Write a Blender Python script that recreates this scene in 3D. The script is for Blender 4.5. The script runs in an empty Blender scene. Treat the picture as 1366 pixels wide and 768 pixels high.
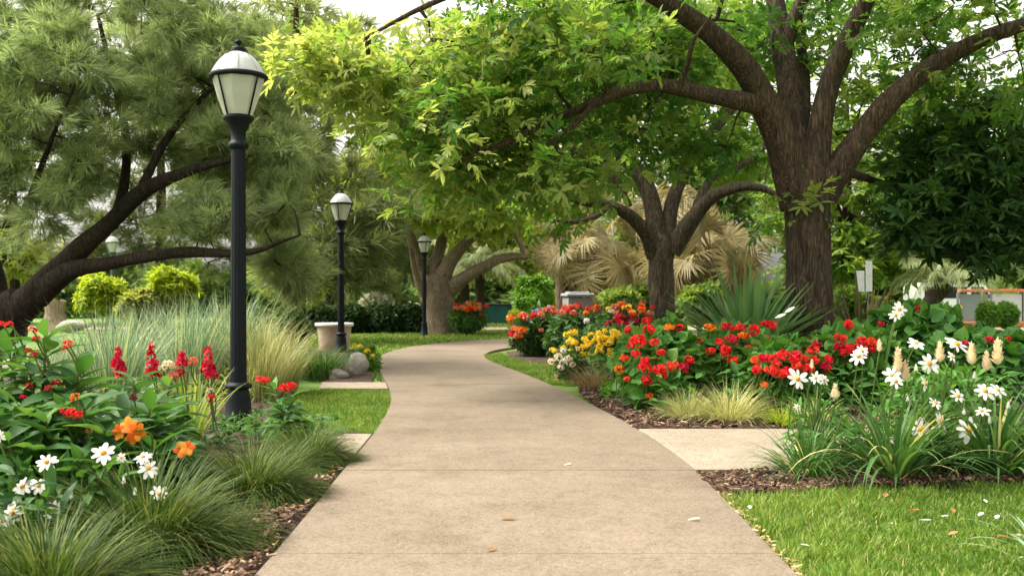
import bpy, math
import numpy as np
from mathutils import Vector

# ------------------------------------------------------------------ camera, sky, sun, exposure
S = bpy.context.scene
COL = S.collection
F = 1328.0            # focal length in photo pixels (35 mm lens on a 36 mm sensor)
CX, HZ, EYE = 683.0, 395.0, 1.30
cam = bpy.data.cameras.new("camera"); co = bpy.data.objects.new("camera", cam); COL.objects.link(co)
cam.lens = 35.0; cam.sensor_width = 36.0; cam.clip_start = 0.05; cam.clip_end = 2000
cam.shift_y = (HZ - 384.0) / 1366.0
co.location = (0, 0, EYE); co.rotation_euler = (math.radians(90), 0, 0)
cam.dof.use_dof = True; cam.dof.focus_distance = 8.5; cam.dof.aperture_fstop = 3.2
S.camera = co

SUN_EL, SUN_AZ = math.radians(56), math.radians(-82)   # azimuth from +Y towards +X
w = bpy.data.worlds.new("World"); S.world = w; w.use_nodes = True
nt = w.node_tree; bg = nt.nodes["Background"]
sky = nt.nodes.new("ShaderNodeTexSky"); sky.sky_type = 'NISHITA'; sky.sun_disc = False
sky.sun_elevation = SUN_EL; sky.sun_rotation = SUN_AZ
sky.dust_density = 6.0; sky.air_density = 1.0; sky.ozone_density = 1.0
hs = nt.nodes.new("ShaderNodeHueSaturation"); hs.inputs["Saturation"].default_value = 0.08
nt.links.new(sky.outputs[0], hs.inputs["Color"]); wm = nt.nodes.new("ShaderNodeMix"); wm.data_type = 'RGBA'; wm.blend_type = 'MULTIPLY'; wm.inputs[0].default_value = 1.0; wm.inputs[7].default_value = (1.0, 0.965, 0.89, 1)   # thin warm overcast
nt.links.new(hs.outputs[0], wm.inputs[6]); nt.links.new(wm.outputs[2], bg.inputs["Color"])
bg.inputs["Strength"].default_value = 0.15
sun = bpy.data.lights.new("sun", 'SUN'); sun.energy = 1.15; sun.angle = math.radians(16); sun.color = (1.0, 0.92, 0.78)
so = bpy.data.objects.new("sun", sun); COL.objects.link(so)
sd = Vector((math.sin(SUN_AZ) * math.cos(SUN_EL), math.cos(SUN_AZ) * math.cos(SUN_EL), math.sin(SUN_EL)))
so.rotation_euler = sd.to_track_quat('Z', 'Y').to_euler()
S.view_settings.view_transform = 'Standard'; S.view_settings.look = 'None'
S.view_settings.exposure = 1.84; S.view_settings.gamma = 1.0; S.view_settings.use_curve_mapping = False
S.cycles.max_bounces = 9; S.cycles.diffuse_bounces = 6; S.cycles.transmission_bounces = 7; S.cycles.glossy_bounces = 2
S.cycles.use_denoising = True

# ------------------------------------------------------------------ helpers
rng = np.random.default_rng(11)
def U(a, b, n=None): return rng.uniform(a, b, n)
def P(px, py, d): return np.array([(px - CX) / F * d, d, EYE + (HZ - py) / F * d])   # a pixel at a distance
def X(px, d): return (px - CX) / F * d
def nrm(a): return a / np.maximum(np.linalg.norm(a, axis=-1, keepdims=True), 1e-9)

class G:
    """collects vertices and faces for ONE mesh"""
    def __init__(s): s.V = []; s.L = []; s.T = []; s.M = []; s.A = []; s.n = 0
    def add(s, V, faces, mi=0, v=0.5):
        V = np.asarray(V, float).reshape(-1, 3)
        for f in faces:
            f = np.asarray(f, np.int64)
            if f.size == 0: continue
            s.L.append((f + s.n).ravel()); s.T.append(np.full(len(f), f.shape[1]))
            s.M.append(np.full(len(f), mi)); s.A.append(np.broadcast_to(np.asarray(v, float), (len(f),)).copy())
        s.V.append(V); s.n += len(V)
    def build(s, name, mats, parent=None, smooth=False):
        V = np.concatenate(s.V)
        if parent is not None: V = V - np.array(parent.location)
        me = bpy.data.meshes.new(name)
        L = np.concatenate(s.L); T = np.concatenate(s.T); M = np.concatenate(s.M); A = np.concatenate(s.A)
        me.vertices.add(len(V)); me.vertices.foreach_set("co", V.astype(np.float32).ravel())
        me.loops.add(len(L)); me.loops.foreach_set("vertex_index", L.astype(np.int32))
        me.polygons.add(len(T)); st = np.concatenate([[0], np.cumsum(T)[:-1]])
        me.polygons.foreach_set("loop_start", st.astype(np.int32)); me.polygons.foreach_set("loop_total", T.astype(np.int32))
        me.polygons.foreach_set("material_index", M.astype(np.int32))
        me.polygons.foreach_set("use_smooth", np.full(len(T), bool(smooth)))
        at = me.attributes.new("v", 'FLOAT', 'FACE'); at.data.foreach_set("value", A.astype(np.float32))
        for m in (mats if isinstance(mats, (list, tuple)) else [mats]): me.materials.append(m)
        me.update(calc_edges=True); me.validate()
        o = bpy.data.objects.new(name, me); COL.objects.link(o)
        if parent is not None: o.parent = parent
        return o

def tag(o, label, cat, group=None):
    o["label"] = label; o["category"] = cat
    if group: o["group"] = group
    return o
def thing(name, label, cat, loc=(0, 0, 0), group=None):
    o = bpy.data.objects.new(name, None); COL.objects.link(o); o.location = [float(q) for q in loc]
    o.empty_display_size = 0.1
    return tag(o, label, cat, group)
def struct(o): o["kind"] = "structure"; return o
def stuff(o, label=None, cat=None):
    o["kind"] = "stuff"
    if label: o["label"] = label; o["category"] = cat
    return o
def dup(root, loc, rotz=0.0, sc=1.0, label=None):
    r = root.copy(); COL.objects.link(r); r.location = [float(q) for q in loc]; r.rotation_euler = (0, 0, rotz)
    r.scale = (sc, sc, sc) if np.isscalar(sc) else sc
    if label: r["label"] = label
    for ch in list(root.children):
        c = ch.copy(); COL.objects.link(c); c.parent = r
        for g in list(ch.children):
            d = g.copy(); COL.objects.link(d); d.parent = c
    return r

# --- materials
def mat(name):
    m = bpy.data.materials.new(name); m.use_nodes = True
    b = m.node_tree.nodes["Principled BSDF"]; return m, m.node_tree, b
def leafmat(name, cols, trans=0.32, rough=0.5, tcol=None, spec=0.22):
    """leaf: colour picked per leaf along a ramp, partly translucent"""
    m, t, b = mat(name); N, Lk = t.nodes, t.links
    a = N.new("ShaderNodeAttribute"); a.attribute_name = "v"
    r = N.new("ShaderNodeValToRGB"); cr = r.color_ramp
    while len(cr.elements) < len(cols): cr.elements.new(0.5)
    for i, c in enumerate(cols):
        cr.elements[i].position = i / (len(cols) - 1); cr.elements[i].color = (*c, 1)
    Lk.new(a.outputs["Fac"], r.inputs[0]); Lk.new(r.outputs[0], b.inputs["Base Color"])
    b.inputs["Roughness"].default_value = rough; b.inputs["Specular IOR Level"].default_value = spec
    tr = N.new("ShaderNodeBsdfTranslucent"); mx = N.new("ShaderNodeMixShader"); mx.inputs[0].default_value = trans
    mul = N.new("ShaderNodeMix"); mul.data_type = 'RGBA'; mul.blend_type = 'MULTIPLY'; mul.inputs[0].default_value = 1.0
    Lk.new(r.outputs[0], mul.inputs[6]); mul.inputs[7].default_value = (*(tcol or (2.0, 1.9, 0.9)), 1)
    Lk.new(mul.outputs[2], tr.inputs[0])
    Lk.new(b.outputs[0], mx.inputs[1]); Lk.new(tr.outputs[0], mx.inputs[2])
    Lk.new(mx.outputs[0], N["Material Output"].inputs[0]); return m
def noisemat(name, cols, scale=8, rough=0.8, bump=0.0, stretch=(1, 1, 1), detail=8, bscale=None, metal=0.0, dist=0.02, spec=0.4, pos=None):
    m, t, b = mat(name); N, Lk = t.nodes, t.links
    tc = N.new("ShaderNodeTexCoord"); mp = N.new("ShaderNodeMapping"); mp.inputs["Scale"].default_value = stretch
    Lk.new(tc.outputs["Object"], mp.inputs[0])
    n = N.new("ShaderNodeTexNoise"); n.inputs["Scale"].default_value = scale; n.inputs["Detail"].default_value = detail
    n.inputs["Roughness"].default_value = 0.65
    Lk.new(mp.outputs[0], n.inputs["Vector"])
    r = N.new("ShaderNodeValToRGB"); cr = r.color_ramp
    while len(cr.elements) < len(cols): cr.elements.new(0.5)
    for i, c in enumerate(cols):
        cr.elements[i].position = pos[i] if pos else 0.3 + 0.4 * i / max(1, len(cols) - 1); cr.elements[i].color = (*c, 1)
    Lk.new(n.outputs[0], r.inputs[0]); Lk.new(r.outputs[0], b.inputs["Base Color"])
    b.inputs["Roughness"].default_value = rough; b.inputs["Metallic"].default_value = metal
    b.inputs["Specular IOR Level"].default_value = spec
    if bump:
        n2 = N.new("ShaderNodeTexNoise"); n2.inputs["Scale"].default_value = bscale or scale * 2; n2.inputs["Detail"].default_value = 6
        Lk.new(mp.outputs[0], n2.inputs["Vector"])
        bp = N.new("ShaderNodeBump"); bp.inputs["Strength"].default_value = bump; bp.inputs["Distance"].default_value = dist
        Lk.new(n2.outputs[0], bp.inputs["Height"]); Lk.new(bp.outputs[0], b.inputs["Normal"])
    return m
def concrete(name, c0, c1, warm):
    m, t, b = mat(name); N, Lk = t.nodes, t.links
    tc = N.new("ShaderNodeTexCoord")
    def noise(sc, det=4, ro=0.6):
        n = N.new("ShaderNodeTexNoise"); n.inputs["Scale"].default_value = sc; n.inputs["Detail"].default_value = det
        n.inputs["Roughness"].default_value = ro; Lk.new(tc.outputs["Object"], n.inputs["Vector"]); return n
    def ramp(src, p0, ca, p1, cb):
        r = N.new("ShaderNodeValToRGB"); r.color_ramp.elements[0].position = p0; r.color_ramp.elements[1].position = p1
        r.color_ramp.elements[0].color = (*ca, 1); r.color_ramp.elements[1].color = (*cb, 1); Lk.new(src, r.inputs[0]); return r
    def mixc(bt, fac, a, bb):
        x = N.new("ShaderNodeMix"); x.data_type = 'RGBA'; x.blend_type = bt; x.inputs[0].default_value = fac
        Lk.new(a, x.inputs[6]); Lk.new(bb, x.inputs[7]); return x.outputs[2]
    big = ramp(noise(0.55, 6).outputs[0], 0.32, c0, 0.68, c1)
    fine = ramp(noise(70, 4, 0.85).outputs[0], 0.3, (0.5, 0.48, 0.45), 0.7, (1.45, 1.44, 1.42))
    mid = ramp(noise(6, 6, 0.7).outputs[0], 0.3, (0.86, 0.85, 0.83), 0.7, (1.08, 1.08, 1.08))
    vo = N.new("ShaderNodeTexVoronoi"); vo.inputs["Scale"].default_value = 48; Lk.new(tc.outputs["Object"], vo.inputs["Vector"])
    vr = ramp(vo.outputs["Color"], 0.05, (0.72, 0.69, 0.64), 0.6, (1.06, 1.05, 1.03))
    spk = ramp(noise(1.3, 9, 0.78).outputs[0], 0.5, (1, 1, 1), 0.72, warm)
    c = mixc('MULTIPLY', 1.0, big.outputs[0], fine.outputs[0]); c = mixc('MULTIPLY', 1.0, c, mid.outputs[0])
    c = mixc('MULTIPLY', 0.75, c, vr.outputs[0]); c = mixc('MULTIPLY', 1.0, c, spk.outputs[0])
    Lk.new(c, b.inputs["Base Color"]); b.inputs["Roughness"].default_value = 0.88; b.inputs["Specular IOR Level"].default_value = 0.25
    bp = N.new("ShaderNodeBump"); bp.inputs["Strength"].default_value = 0.35; bp.inputs["Distance"].default_value = 0.004
    Lk.new(noise(110, 4, 0.7).outputs[0], bp.inputs["Height"]); Lk.new(bp.outputs[0], b.inputs["Normal"]); return m
def barkmat(name, dark, light, sc=9.0, bump=0.9):
    m, t, b = mat(name); N, Lk = t.nodes, t.links
    tc = N.new("ShaderNodeTexCoord"); mp = N.new("ShaderNodeMapping"); mp.inputs["Scale"].default_value = (1, 1, 0.13)
    Lk.new(tc.outputs["Object"], mp.inputs[0])
    n0 = N.new("ShaderNodeTexNoise"); n0.inputs["Scale"].default_value = 7; n0.inputs["Detail"].default_value = 5; Lk.new(mp.outputs[0], n0.inputs["Vector"])
    ad = N.new("ShaderNodeMix"); ad.data_type = 'RGBA'; ad.inputs[0].default_value = 0.2
    Lk.new(mp.outputs[0], ad.inputs[6]); Lk.new(n0.outputs["Color"], ad.inputs[7])
    v = N.new("ShaderNodeTexVoronoi"); v.feature = 'DISTANCE_TO_EDGE'; v.inputs["Scale"].default_value = sc * 3.6
    Lk.new(ad.outputs[2], v.inputs["Vector"])
    n = N.new("ShaderNodeTexNoise"); n.inputs["Scale"].default_value = sc * 2.5; n.inputs["Detail"].default_value = 8; n.inputs["Roughness"].default_value = 0.7
    Lk.new(mp.outputs[0], n.inputs["Vector"])
    h = N.new("ShaderNodeMath"); h.operation = 'MULTIPLY_ADD'; h.inputs[1].default_value = 1.1
    cl = N.new("ShaderNodeMath"); cl.operation = 'MINIMUM'; cl.inputs[1].default_value = 0.35
    Lk.new(v.outputs["Distance"], cl.inputs[0]); Lk.new(cl.outputs[0], h.inputs[0]); Lk.new(n.outputs[0], h.inputs[2])
    r = N.new("ShaderNodeValToRGB"); r.color_ramp.elements[0].position = 0.42; r.color_ramp.elements[1].position = 0.9
    r.color_ramp.elements[0].color = (*dark, 1); r.color_ramp.elements[1].color = (*light, 1)
    Lk.new(h.outputs[0], r.inputs[0])
    n3 = N.new("ShaderNodeTexNoise"); n3.inputs["Scale"].default_value = 1.6; Lk.new(tc.outputs["Object"], n3.inputs["Vector"])
    r3 = N.new("ShaderNodeValToRGB"); r3.color_ramp.elements[0].position = 0.35; r3.color_ramp.elements[1].position = 0.7
    r3.color_ramp.elements[0].color = (0.8, 0.8, 0.8, 1); r3.color_ramp.elements[1].color = (1.2, 1.15, 1.05, 1); Lk.new(n3.outputs[0], r3.inputs[0])
    mu = N.new("ShaderNodeMix"); mu.data_type = 'RGBA'; mu.blend_type = 'MULTIPLY'; mu.inputs[0].default_value = 1
    Lk.new(r.outputs[0], mu.inputs[6]); Lk.new(r3.outputs[0], mu.inputs[7]); Lk.new(mu.outputs[2], b.inputs["Base Color"])
    bp = N.new("ShaderNodeBump"); bp.inputs["Strength"].default_value = bump; bp.inputs["Distance"].default_value = 0.03
    Lk.new(h.outputs[0], bp.inputs["Height"]); Lk.new(bp.outputs[0], b.inputs["Normal"])
    b.inputs["Roughness"].default_value = 0.9; b.inputs["Specular IOR Level"].default_value = 0.2; return m
def plain(name, c, rough=0.5, metal=0.0, spec=0.5):
    return noisemat(name, [tuple(q * 0.88 for q in c), tuple(min(1, q * 1.1) for q in c)], scale=14, rough=rough, metal=metal, spec=spec)

# --- geometry
def frames(d, nh):
    """x = d, z ~ nh"""
    x = nrm(d); y = nrm(np.cross(nh, x)); z = np.cross(x, y)
    return np.stack([x, y, z], axis=-1)
def leaf(W=0.3, segs=3, fold=0.25, droop=0.25, peak=0.45, tip=0.04, base=0.15, petiole=0.0):
    """unit leaf along +x as two strips folded along the midrib"""
    t = np.linspace(0, 1, segs + 1)
    if segs == 2: t = np.array([0, peak, 1.0])
    wv = np.where(t < peak, base + (1 - base) * np.sin(np.pi / 2 * t / peak), np.cos(np.pi / 2 * (t - peak) / (1 - peak)))
    wv = np.maximum(wv, tip) * W / 2
    x = petiole + t * (1 - petiole * 0); z = -droop * t ** 2
    V = []
    for i in range(segs + 1):
        V += [(x[i], wv[i], z[i] + fold * wv[i]), (x[i], 0, z[i]), (x[i], -wv[i], z[i] + fold * wv[i])]
    Fq = []
    for i in range(segs):
        a = i * 3; Fq += [(a, a + 3, a + 4, a + 1), (a + 1, a + 4, a + 5, a + 2)]
    return np.array(V, float), [np.array(Fq)]
def heart(segs=3):
    """broad cordate leaf"""
    ts = [-0.12, 0.1, 0.45, 0.8, 1.0]; ws = [0.22, 0.42, 0.46, 0.22, 0.01]; V = []
    for t, q in zip(ts, ws):
        V += [(t, q, 0.10 * math.sin(t * 5) + 0.12 * q - 0.16 * t * t), (max(t, 0.0), 0, -0.16 * t * t), (t, -q, 0.08 * math.cos(t * 6) + 0.12 * q - 0.16 * t * t)]
    Fq = []
    for i in range(len(ts) - 1):
        a = i * 3; Fq += [(a, a + 3, a + 4, a + 1), (a + 1, a + 4, a + 5, a + 2)]
    return np.array(V, float), [np.array(Fq)]
def merge(parts):
    V = []; Fq = []; n = 0
    for v, fs in parts:
        V.append(v); Fq += [f + n for f in fs]; n += len(v)
    ks = {}
    for f in Fq: ks.setdefault(f.shape[1], []).append(f)
    return np.concatenate(V), [np.concatenate(q) for q in ks.values()]
def rosette(k, lf, tilt=0.3, spread=2 * math.pi, jit=0.3, seed=0):
    r = np.random.default_rng(seed); parts = []
    for i in range(k):
        az = spread * (i + 0.5) / k - spread / 2 + r.uniform(-jit, jit); el = tilt + r.uniform(-0.25, 0.25)
        d = np.array([[math.cos(az) * math.cos(el), math.sin(az) * math.cos(el), math.sin(el)]])
        R = frames(d, np.array([[0, 0, 1.0]]) + r.normal(0, .25, (1, 3)))[0]
        parts.append((lf[0] @ R.T * r.uniform(0.75, 1.1), lf[1]))
    return merge(parts)
def inst(g, tmpl, Pn, R, Sc, v=0.5, mi=0):
    V, fs = tmpl; n = len(Pn); m = len(V)
    Sc = np.broadcast_to(np.asarray(Sc, float), (n,))
    VV = np.einsum('nij,mj->nmi', R, V) * Sc[:, None, None] + np.asarray(Pn)[:, None, :]
    off = (np.arange(n) * m)[:, None, None]
    v = np.broadcast_to(np.asarray(v, float), (n,))
    base = g.n; first = True
    for f in fs:
        ff = (f[None] + off).reshape(-1, f.shape[1]); vv = np.repeat(v, len(f))
        if first: g.add(VV, [ff], mi, vv); first = False
        else:
            g.L.append((ff + base).ravel()); g.T.append(np.full(len(ff), ff.shape[1])); g.M.append(np.full(len(ff), mi)); g.A.append(vv)
def blades(g, Pn, az, L, Wd, th0, th1, segs=4, v=0.5, mi=0, base=0.6, pw=1.0, tw=0.4):
    n = len(Pn); bc = lambda q: np.broadcast_to(np.asarray(q, float), (n,))
    az, L, Wd, th0, th1, v = map(bc, (az, L, Wd, th0, th1, v))
    h = np.stack([np.cos(az), np.sin(az), 0 * az], -1); a2 = az + U(-tw, tw, n)
    sd_ = np.stack([-np.sin(a2), np.cos(a2), 0 * az], -1); up = np.array([0, 0, 1.0])
    p = np.asarray(Pn, float).copy(); rows = []
    for i in range(segs + 1):
        t = i / segs
        wi = Wd * (base + (1 - base) * min(1, t * 2.5)) * max(0.04, (1 - t ** 2.2)) * 0.5
        rows.append(p + sd_ * wi[:, None]); rows.append(p - sd_ * wi[:, None])
        th = th0 + (th1 - th0) * ((t + 0.5 / segs) ** pw)
        p = p + (L / segs)[:, None] * (h * np.sin(th)[:, None] + up * np.cos(th)[:, None])
    V = np.stack(rows, 1); m = 2 * (segs + 1)
    f = np.array([(2 * i, 2 * i + 1, 2 * i + 3, 2 * i + 2) for i in range(segs)])
    ff = (f[None] + (np.arange(n) * m)[:, None, None]).reshape(-1, 4)
    g.add(V, [ff], mi, np.repeat(v, segs))
def tube(g, pts, rad, ns=8, mi=0, v=0.5, wob=0.0, cap=True, flute=0.0):
    pts = np.asarray(pts, float); rad = np.broadcast_to(np.asarray(rad, float), (len(pts),))
    tg = nrm(np.gradient(pts, axis=0)); ref = np.array([0.31, 0.95, 0.05]) if abs(tg[0][2]) > 0.7 else np.array([0.1, 0.2, 1.0])
    V = []; ph = rng.uniform(0, 6.28, 4)
    for i in range(len(pts)):
        a = nrm(np.cross(ref, tg[i])); b = np.cross(tg[i], a); ref = np.cross(b, a) * -1 if False else ref
        th = np.arange(ns) / ns * 2 * np.pi
        rr = rad[i] * (1 + wob * (np.sin(3 * th + ph[0] + i * .5) * .5 + np.sin(5 * th + ph[1] - i * .4) * .35 + np.sin(2 * th + ph[2] + i * .9) * .4))
        V.append(pts[i] + np.outer(np.cos(th) * rr, a) + np.outer(np.sin(th) * rr, b))
    V = np.concatenate(V); k = np.arange(ns); q = []
    for i in range(len(pts) - 1):
        q.append(np.stack([i * ns + k, i * ns + (k + 1) % ns, (i + 1) * ns + (k + 1) % ns, (i + 1) * ns + k], -1))
    g.add(V, [np.concatenate(q)], mi, v)
    if cap:
        g.add(V[-ns:], [np.arange(ns)[None]], mi, v); g.add(V[:ns], [np.arange(ns)[::-1][None]], mi, v)
def smooth(pts, rad, step=0.15):
    """Catmull-Rom through the points, evenly resampled"""
    pts = np.asarray(pts, float); rad = np.asarray(rad, float)
    Q = np.concatenate([2 * pts[:1] - pts[1:2], pts, 2 * pts[-1:] - pts[-2:-1]]); o = []; r = []
    for i in range(len(pts) - 1):
        p0, p1, p2, p3 = Q[i:i + 4]; n = max(2, int(np.linalg.norm(p2 - p1) / step))
        for t in np.arange(n) / n:
            o.append(0.5 * (2 * p1 + (p2 - p0) * t + (2 * p0 - 5 * p1 + 4 * p2 - p3) * t * t + (3 * p1 - p0 - 3 * p2 + p3) * t ** 3))
            r.append(rad[i] + (rad[i + 1] - rad[i]) * t)
    o.append(pts[-1]); r.append(rad[-1]); return np.array(o), np.array(r)
def lathe(g, prof, c, ns=24, mi=0, v=0.5):
    c = np.asarray(c, float); th = np.arange(ns) / ns * 2 * np.pi; V = []
    for r, z in prof: V.append(np.stack([c[0] + r * np.cos(th), c[1] + r * np.sin(th), np.full(ns, c[2] + z)], -1))
    k = np.arange(ns); q = [np.stack([i * ns + k, i * ns + (k + 1) % ns, (i + 1) * ns + (k + 1) % ns, (i + 1) * ns + k], -1) for i in range(len(prof) - 1)]
    V = np.concatenate(V); g.add(V, [np.concatenate(q)], mi, v)
    g.add(V[:ns], [np.arange(ns)[::-1][None]], mi, v); g.add(V[-ns:], [np.arange(ns)[None]], mi, v)
def box(g, c, s, mi=0, v=0.5, rz=0.0, bev=0.0):
    x, y, z = [q / 2 for q in s]; b = bev
    if b <= 0:
        V = np.array([(sx * x, sy * y, sz * z) for sz in (-1, 1) for sx, sy in ((-1, -1), (1, -1), (1, 1), (-1, 1))], float)
        rings = 2
    else:
        V = []
        for zz, k in ((-z, b), (-z + b, 0), (z - b, 0), (z, b)):
            V += [(sx * (x - k), sy * (y - k), zz) for sx, sy in ((-1, -1), (1, -1), (1, 1), (-1, 1))]
        V = np.array(V, float); rings = 4
    Rz = np.array([[math.cos(rz), -math.sin(rz), 0], [math.sin(rz), math.cos(rz), 0], [0, 0, 1]])
    V = V @ Rz.T + np.asarray(c, float)
    q = []
    for r in range(rings - 1):
        for i in range(4): q.append((r * 4 + i, r * 4 + (i + 1) % 4, r * 4 + 4 + (i + 1) % 4, r * 4 + 4 + i))
    e = (rings - 1) * 4; q += [(3, 2, 1, 0), (e, e + 1, e + 2, e + 3)]
    g.add(V, [np.array(q)], mi, v)
def sphdirs(n):
    d = rng.normal(0, 1, (n, 3)); return nrm(d)

# ------------------------------------------------------------------ palette
BARK = barkmat("bark_brown", (0.02, 0.0135, 0.01), (0.115, 0.082, 0.06))
BARK2 = barkmat("bark_grey", (0.026, 0.02, 0.014), (0.14, 0.108, 0.078))
BARKR = barkmat("bark_reddish", (0.1, 0.075, 0.056), (0.34, 0.265, 0.2))
BARKD = barkmat("bark_dark", (0.012, 0.009, 0.007), (0.065, 0.048, 0.036))
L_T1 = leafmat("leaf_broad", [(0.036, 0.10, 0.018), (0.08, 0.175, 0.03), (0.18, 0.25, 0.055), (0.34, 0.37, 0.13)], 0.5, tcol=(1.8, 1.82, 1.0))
L_T2 = leafmat("leaf_mid", [(0.05, 0.11, 0.02), (0.1, 0.18, 0.03), (0.19, 0.25, 0.05)], 0.48)
L_T3 = leafmat("leaf_lime", [(0.09, 0.16, 0.025), (0.19, 0.25, 0.045), (0.32, 0.35, 0.09)], 0.48)
L_MAG = leafmat("leaf_glossy", [(0.022, 0.06, 0.016), (0.045, 0.11, 0.025), (0.1, 0.19, 0.05)], 0.28, rough=0.42, spec=0.25)
L_PINE = leafmat("needle_grey", [(0.095, 0.14, 0.06), (0.225, 0.285, 0.125), (0.42, 0.465, 0.235)], 0.4, tcol=(1.4, 1.5, 1.0))
L_PINED = leafmat("needle_dark", [(0.06, 0.09, 0.04), (0.14, 0.18, 0.075), (0.26, 0.29, 0.13)], 0.35)
L_BG = leafmat("leaf_far", [(0.05, 0.1, 0.025), (0.11, 0.17, 0.045), (0.19, 0.24, 0.07)], 0.38)
L_BGY = leafmat("leaf_far_yellow", [(0.14, 0.18, 0.04), (0.24, 0.27, 0.07), (0.36, 0.37, 0.14)], 0.4)
L_LEMON = leafmat("leaf_lemon", [(0.13, 0.22, 0.012), (0.26, 0.34, 0.02), (0.4, 0.45, 0.05)], 0.35)
L_SHRUB = leafmat("leaf_shrub", [(0.02, 0.06, 0.014), (0.045, 0.11, 0.022), (0.09, 0.17, 0.035)], 0.25)
L_BRIGHT = leafmat("leaf_bright", [(0.05, 0.14, 0.012), (0.1, 0.23, 0.02), (0.17, 0.3, 0.04)], 0.3)
L_GER = leafmat("leaf_geranium", [(0.035, 0.115, 0.02), (0.08, 0.205, 0.036), (0.15, 0.29, 0.065)], 0.3)
L_LANCE = leafmat("leaf_lance", [(0.022, 0.07, 0.018), (0.05, 0.13, 0.03), (0.11, 0.21, 0.05)], 0.3, rough=0.5, spec=0.18)
L_HEDGE = leafmat("leaf_hedge", [(0.012, 0.03, 0.01), (0.025, 0.055, 0.014), (0.05, 0.09, 0.022)], 0.2)
G_MONDO = leafmat("grass_mondo", [(0.022, 0.05, 0.01), (0.06, 0.105, 0.02), (0.2, 0.215, 0.065)], 0.25, tcol=(1.6, 1.6, 0.9), spec=0.12)
G_BLUE = leafmat("grass_blue", [(0.09, 0.15, 0.09), (0.18, 0.25, 0.15), (0.32, 0.38, 0.22), (0.5, 0.46, 0.24)], 0.28, tcol=(1.3, 1.5, 1.1))
G_YEL = leafmat("grass_yellow", [(0.13, 0.18, 0.05), (0.29, 0.31, 0.12), (0.52, 0.46, 0.24)], 0.28, tcol=(1.3, 1.25, 0.9))
G_CREAM = leafmat("grass_cream", [(0.13, 0.19, 0.04), (0.4, 0.41, 0.16), (0.7, 0.65, 0.36)], 0.25, tcol=(1.5, 1.45, 0.9))
G_BROWN = leafmat("grass_brown", [(0.14, 0.09, 0.05), (0.25, 0.17, 0.1), (0.36, 0.28, 0.17)], 0.25)
G_STRAP = leafmat("strap_green", [(0.024, 0.075, 0.02), (0.055, 0.13, 0.032), (0.12, 0.21, 0.065), (0.6, 0.52, 0.26)], 0.25, rough=0.45)
G_SWORD = leafmat("sword_green", [(0.05, 0.125, 0.05), (0.11, 0.22, 0.085), (0.2, 0.33, 0.14)], 0.25)
G_BRONZE = leafmat("sword_bronze", [(0.05, 0.07, 0.03), (0.11, 0.11, 0.045), (0.3, 0.19, 0.07)], 0.2)
G_LAWN = leafmat("lawn_blade", [(0.06, 0.125, 0.014), (0.13, 0.225, 0.028), (0.25, 0.33, 0.065), (0.45, 0.38, 0.17)], 0.3, tcol=(1.65, 1.6, 0.85))
FAN = leafmat("frond_dry", [(0.09, 0.075, 0.036), (0.225, 0.185, 0.09), (0.4, 0.335, 0.185)], 0.32, tcol=(1.4, 1.4, 1.0))
FANG = leafmat("frond_green", [(0.08, 0.12, 0.04), (0.18, 0.22, 0.1), (0.33, 0.34, 0.18)], 0.3)
RED = leafmat("petal_red", [(0.55, 0.006, 0.014), (0.75, 0.016, 0.026), (0.85, 0.06, 0.045)], 0.3, tcol=(1.2, 0.9, 0.9))
SCAR = leafmat("petal_scarlet", [(0.6, 0.02, 0.01), (0.8, 0.06, 0.02), (0.85, 0.18, 0.06)], 0.3, tcol=(1.2, 0.95, 0.9))
CRIM = leafmat("petal_crimson", [(0.4, 0.004, 0.03), (0.6, 0.01, 0.05), (0.72, 0.03, 0.07)], 0.3, tcol=(1.2, 0.9, 0.9))
ORNG = leafmat("petal_orange", [(0.72, 0.09, 0.01), (0.8, 0.2, 0.015), (0.85, 0.36, 0.03)], 0.2, tcol=(1.2, 1, 0.8))
YELL = leafmat("petal_yellow", [(0.8, 0.5, 0.01), (0.86, 0.66, 0.03), (0.88, 0.78, 0.16)], 0.25, tcol=(1.15, 1.1, 0.8))
WHITE = leafmat("petal_white", [(0.72, 0.7, 0.64), (0.8, 0.79, 0.74), (0.85, 0.84, 0.8)], 0.2, tcol=(1, 1, 1))
CREAM = leafmat("petal_cream", [(0.7, 0.56, 0.36), (0.8, 0.7, 0.48), (0.85, 0.78, 0.6)], 0.25, tcol=(1.1, 1, 0.9))
BLUE = leafmat("petal_blue", [(0.12, 0.13, 0.4), (0.26, 0.28, 0.6), (0.6, 0.62, 0.8)], 0.2, tcol=(1, 1, 1.1))
SALM = leafmat("petal_salmon", [(0.5, 0.1, 0.05), (0.65, 0.22, 0.13), (0.75, 0.4, 0.27)], 0.2, tcol=(1.1, 0.9, 0.8))
MAROON = leafmat("petal_maroon", [(0.1, 0.008, 0.012), (0.2, 0.015, 0.02), (0.32, 0.03, 0.03)], 0.15, tcol=(1.1, 0.8, 0.8))
CENTRE = noisemat("flower_centre", [(0.45, 0.12, 0.015), (0.8, 0.42, 0.03)], scale=160, rough=0.8)
STEM = noisemat("stem_green", [(0.07, 0.13, 0.03), (0.14, 0.2, 0.05)], scale=20, rough=0.6)
STEMB = noisemat("stem_brown", [(0.1, 0.06, 0.03), (0.2, 0.12, 0.06)], scale=20, rough=0.7)
IRON = noisemat("black_iron", [(0.004, 0.006, 0.008), (0.008, 0.012, 0.015)], scale=30, rough=0.55, bump=0.08, bscale=90, dist=0.003, spec=0.14)
IRONT = noisemat("teal_iron", [(0.03, 0.06, 0.065), (0.05, 0.085, 0.09)], scale=30, rough=0.5)
PATH = concrete("path_concrete", (0.152, 0.1225, 0.0935), (0.203, 0.166, 0.129), (0.72, 0.68, 0.62))
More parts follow.
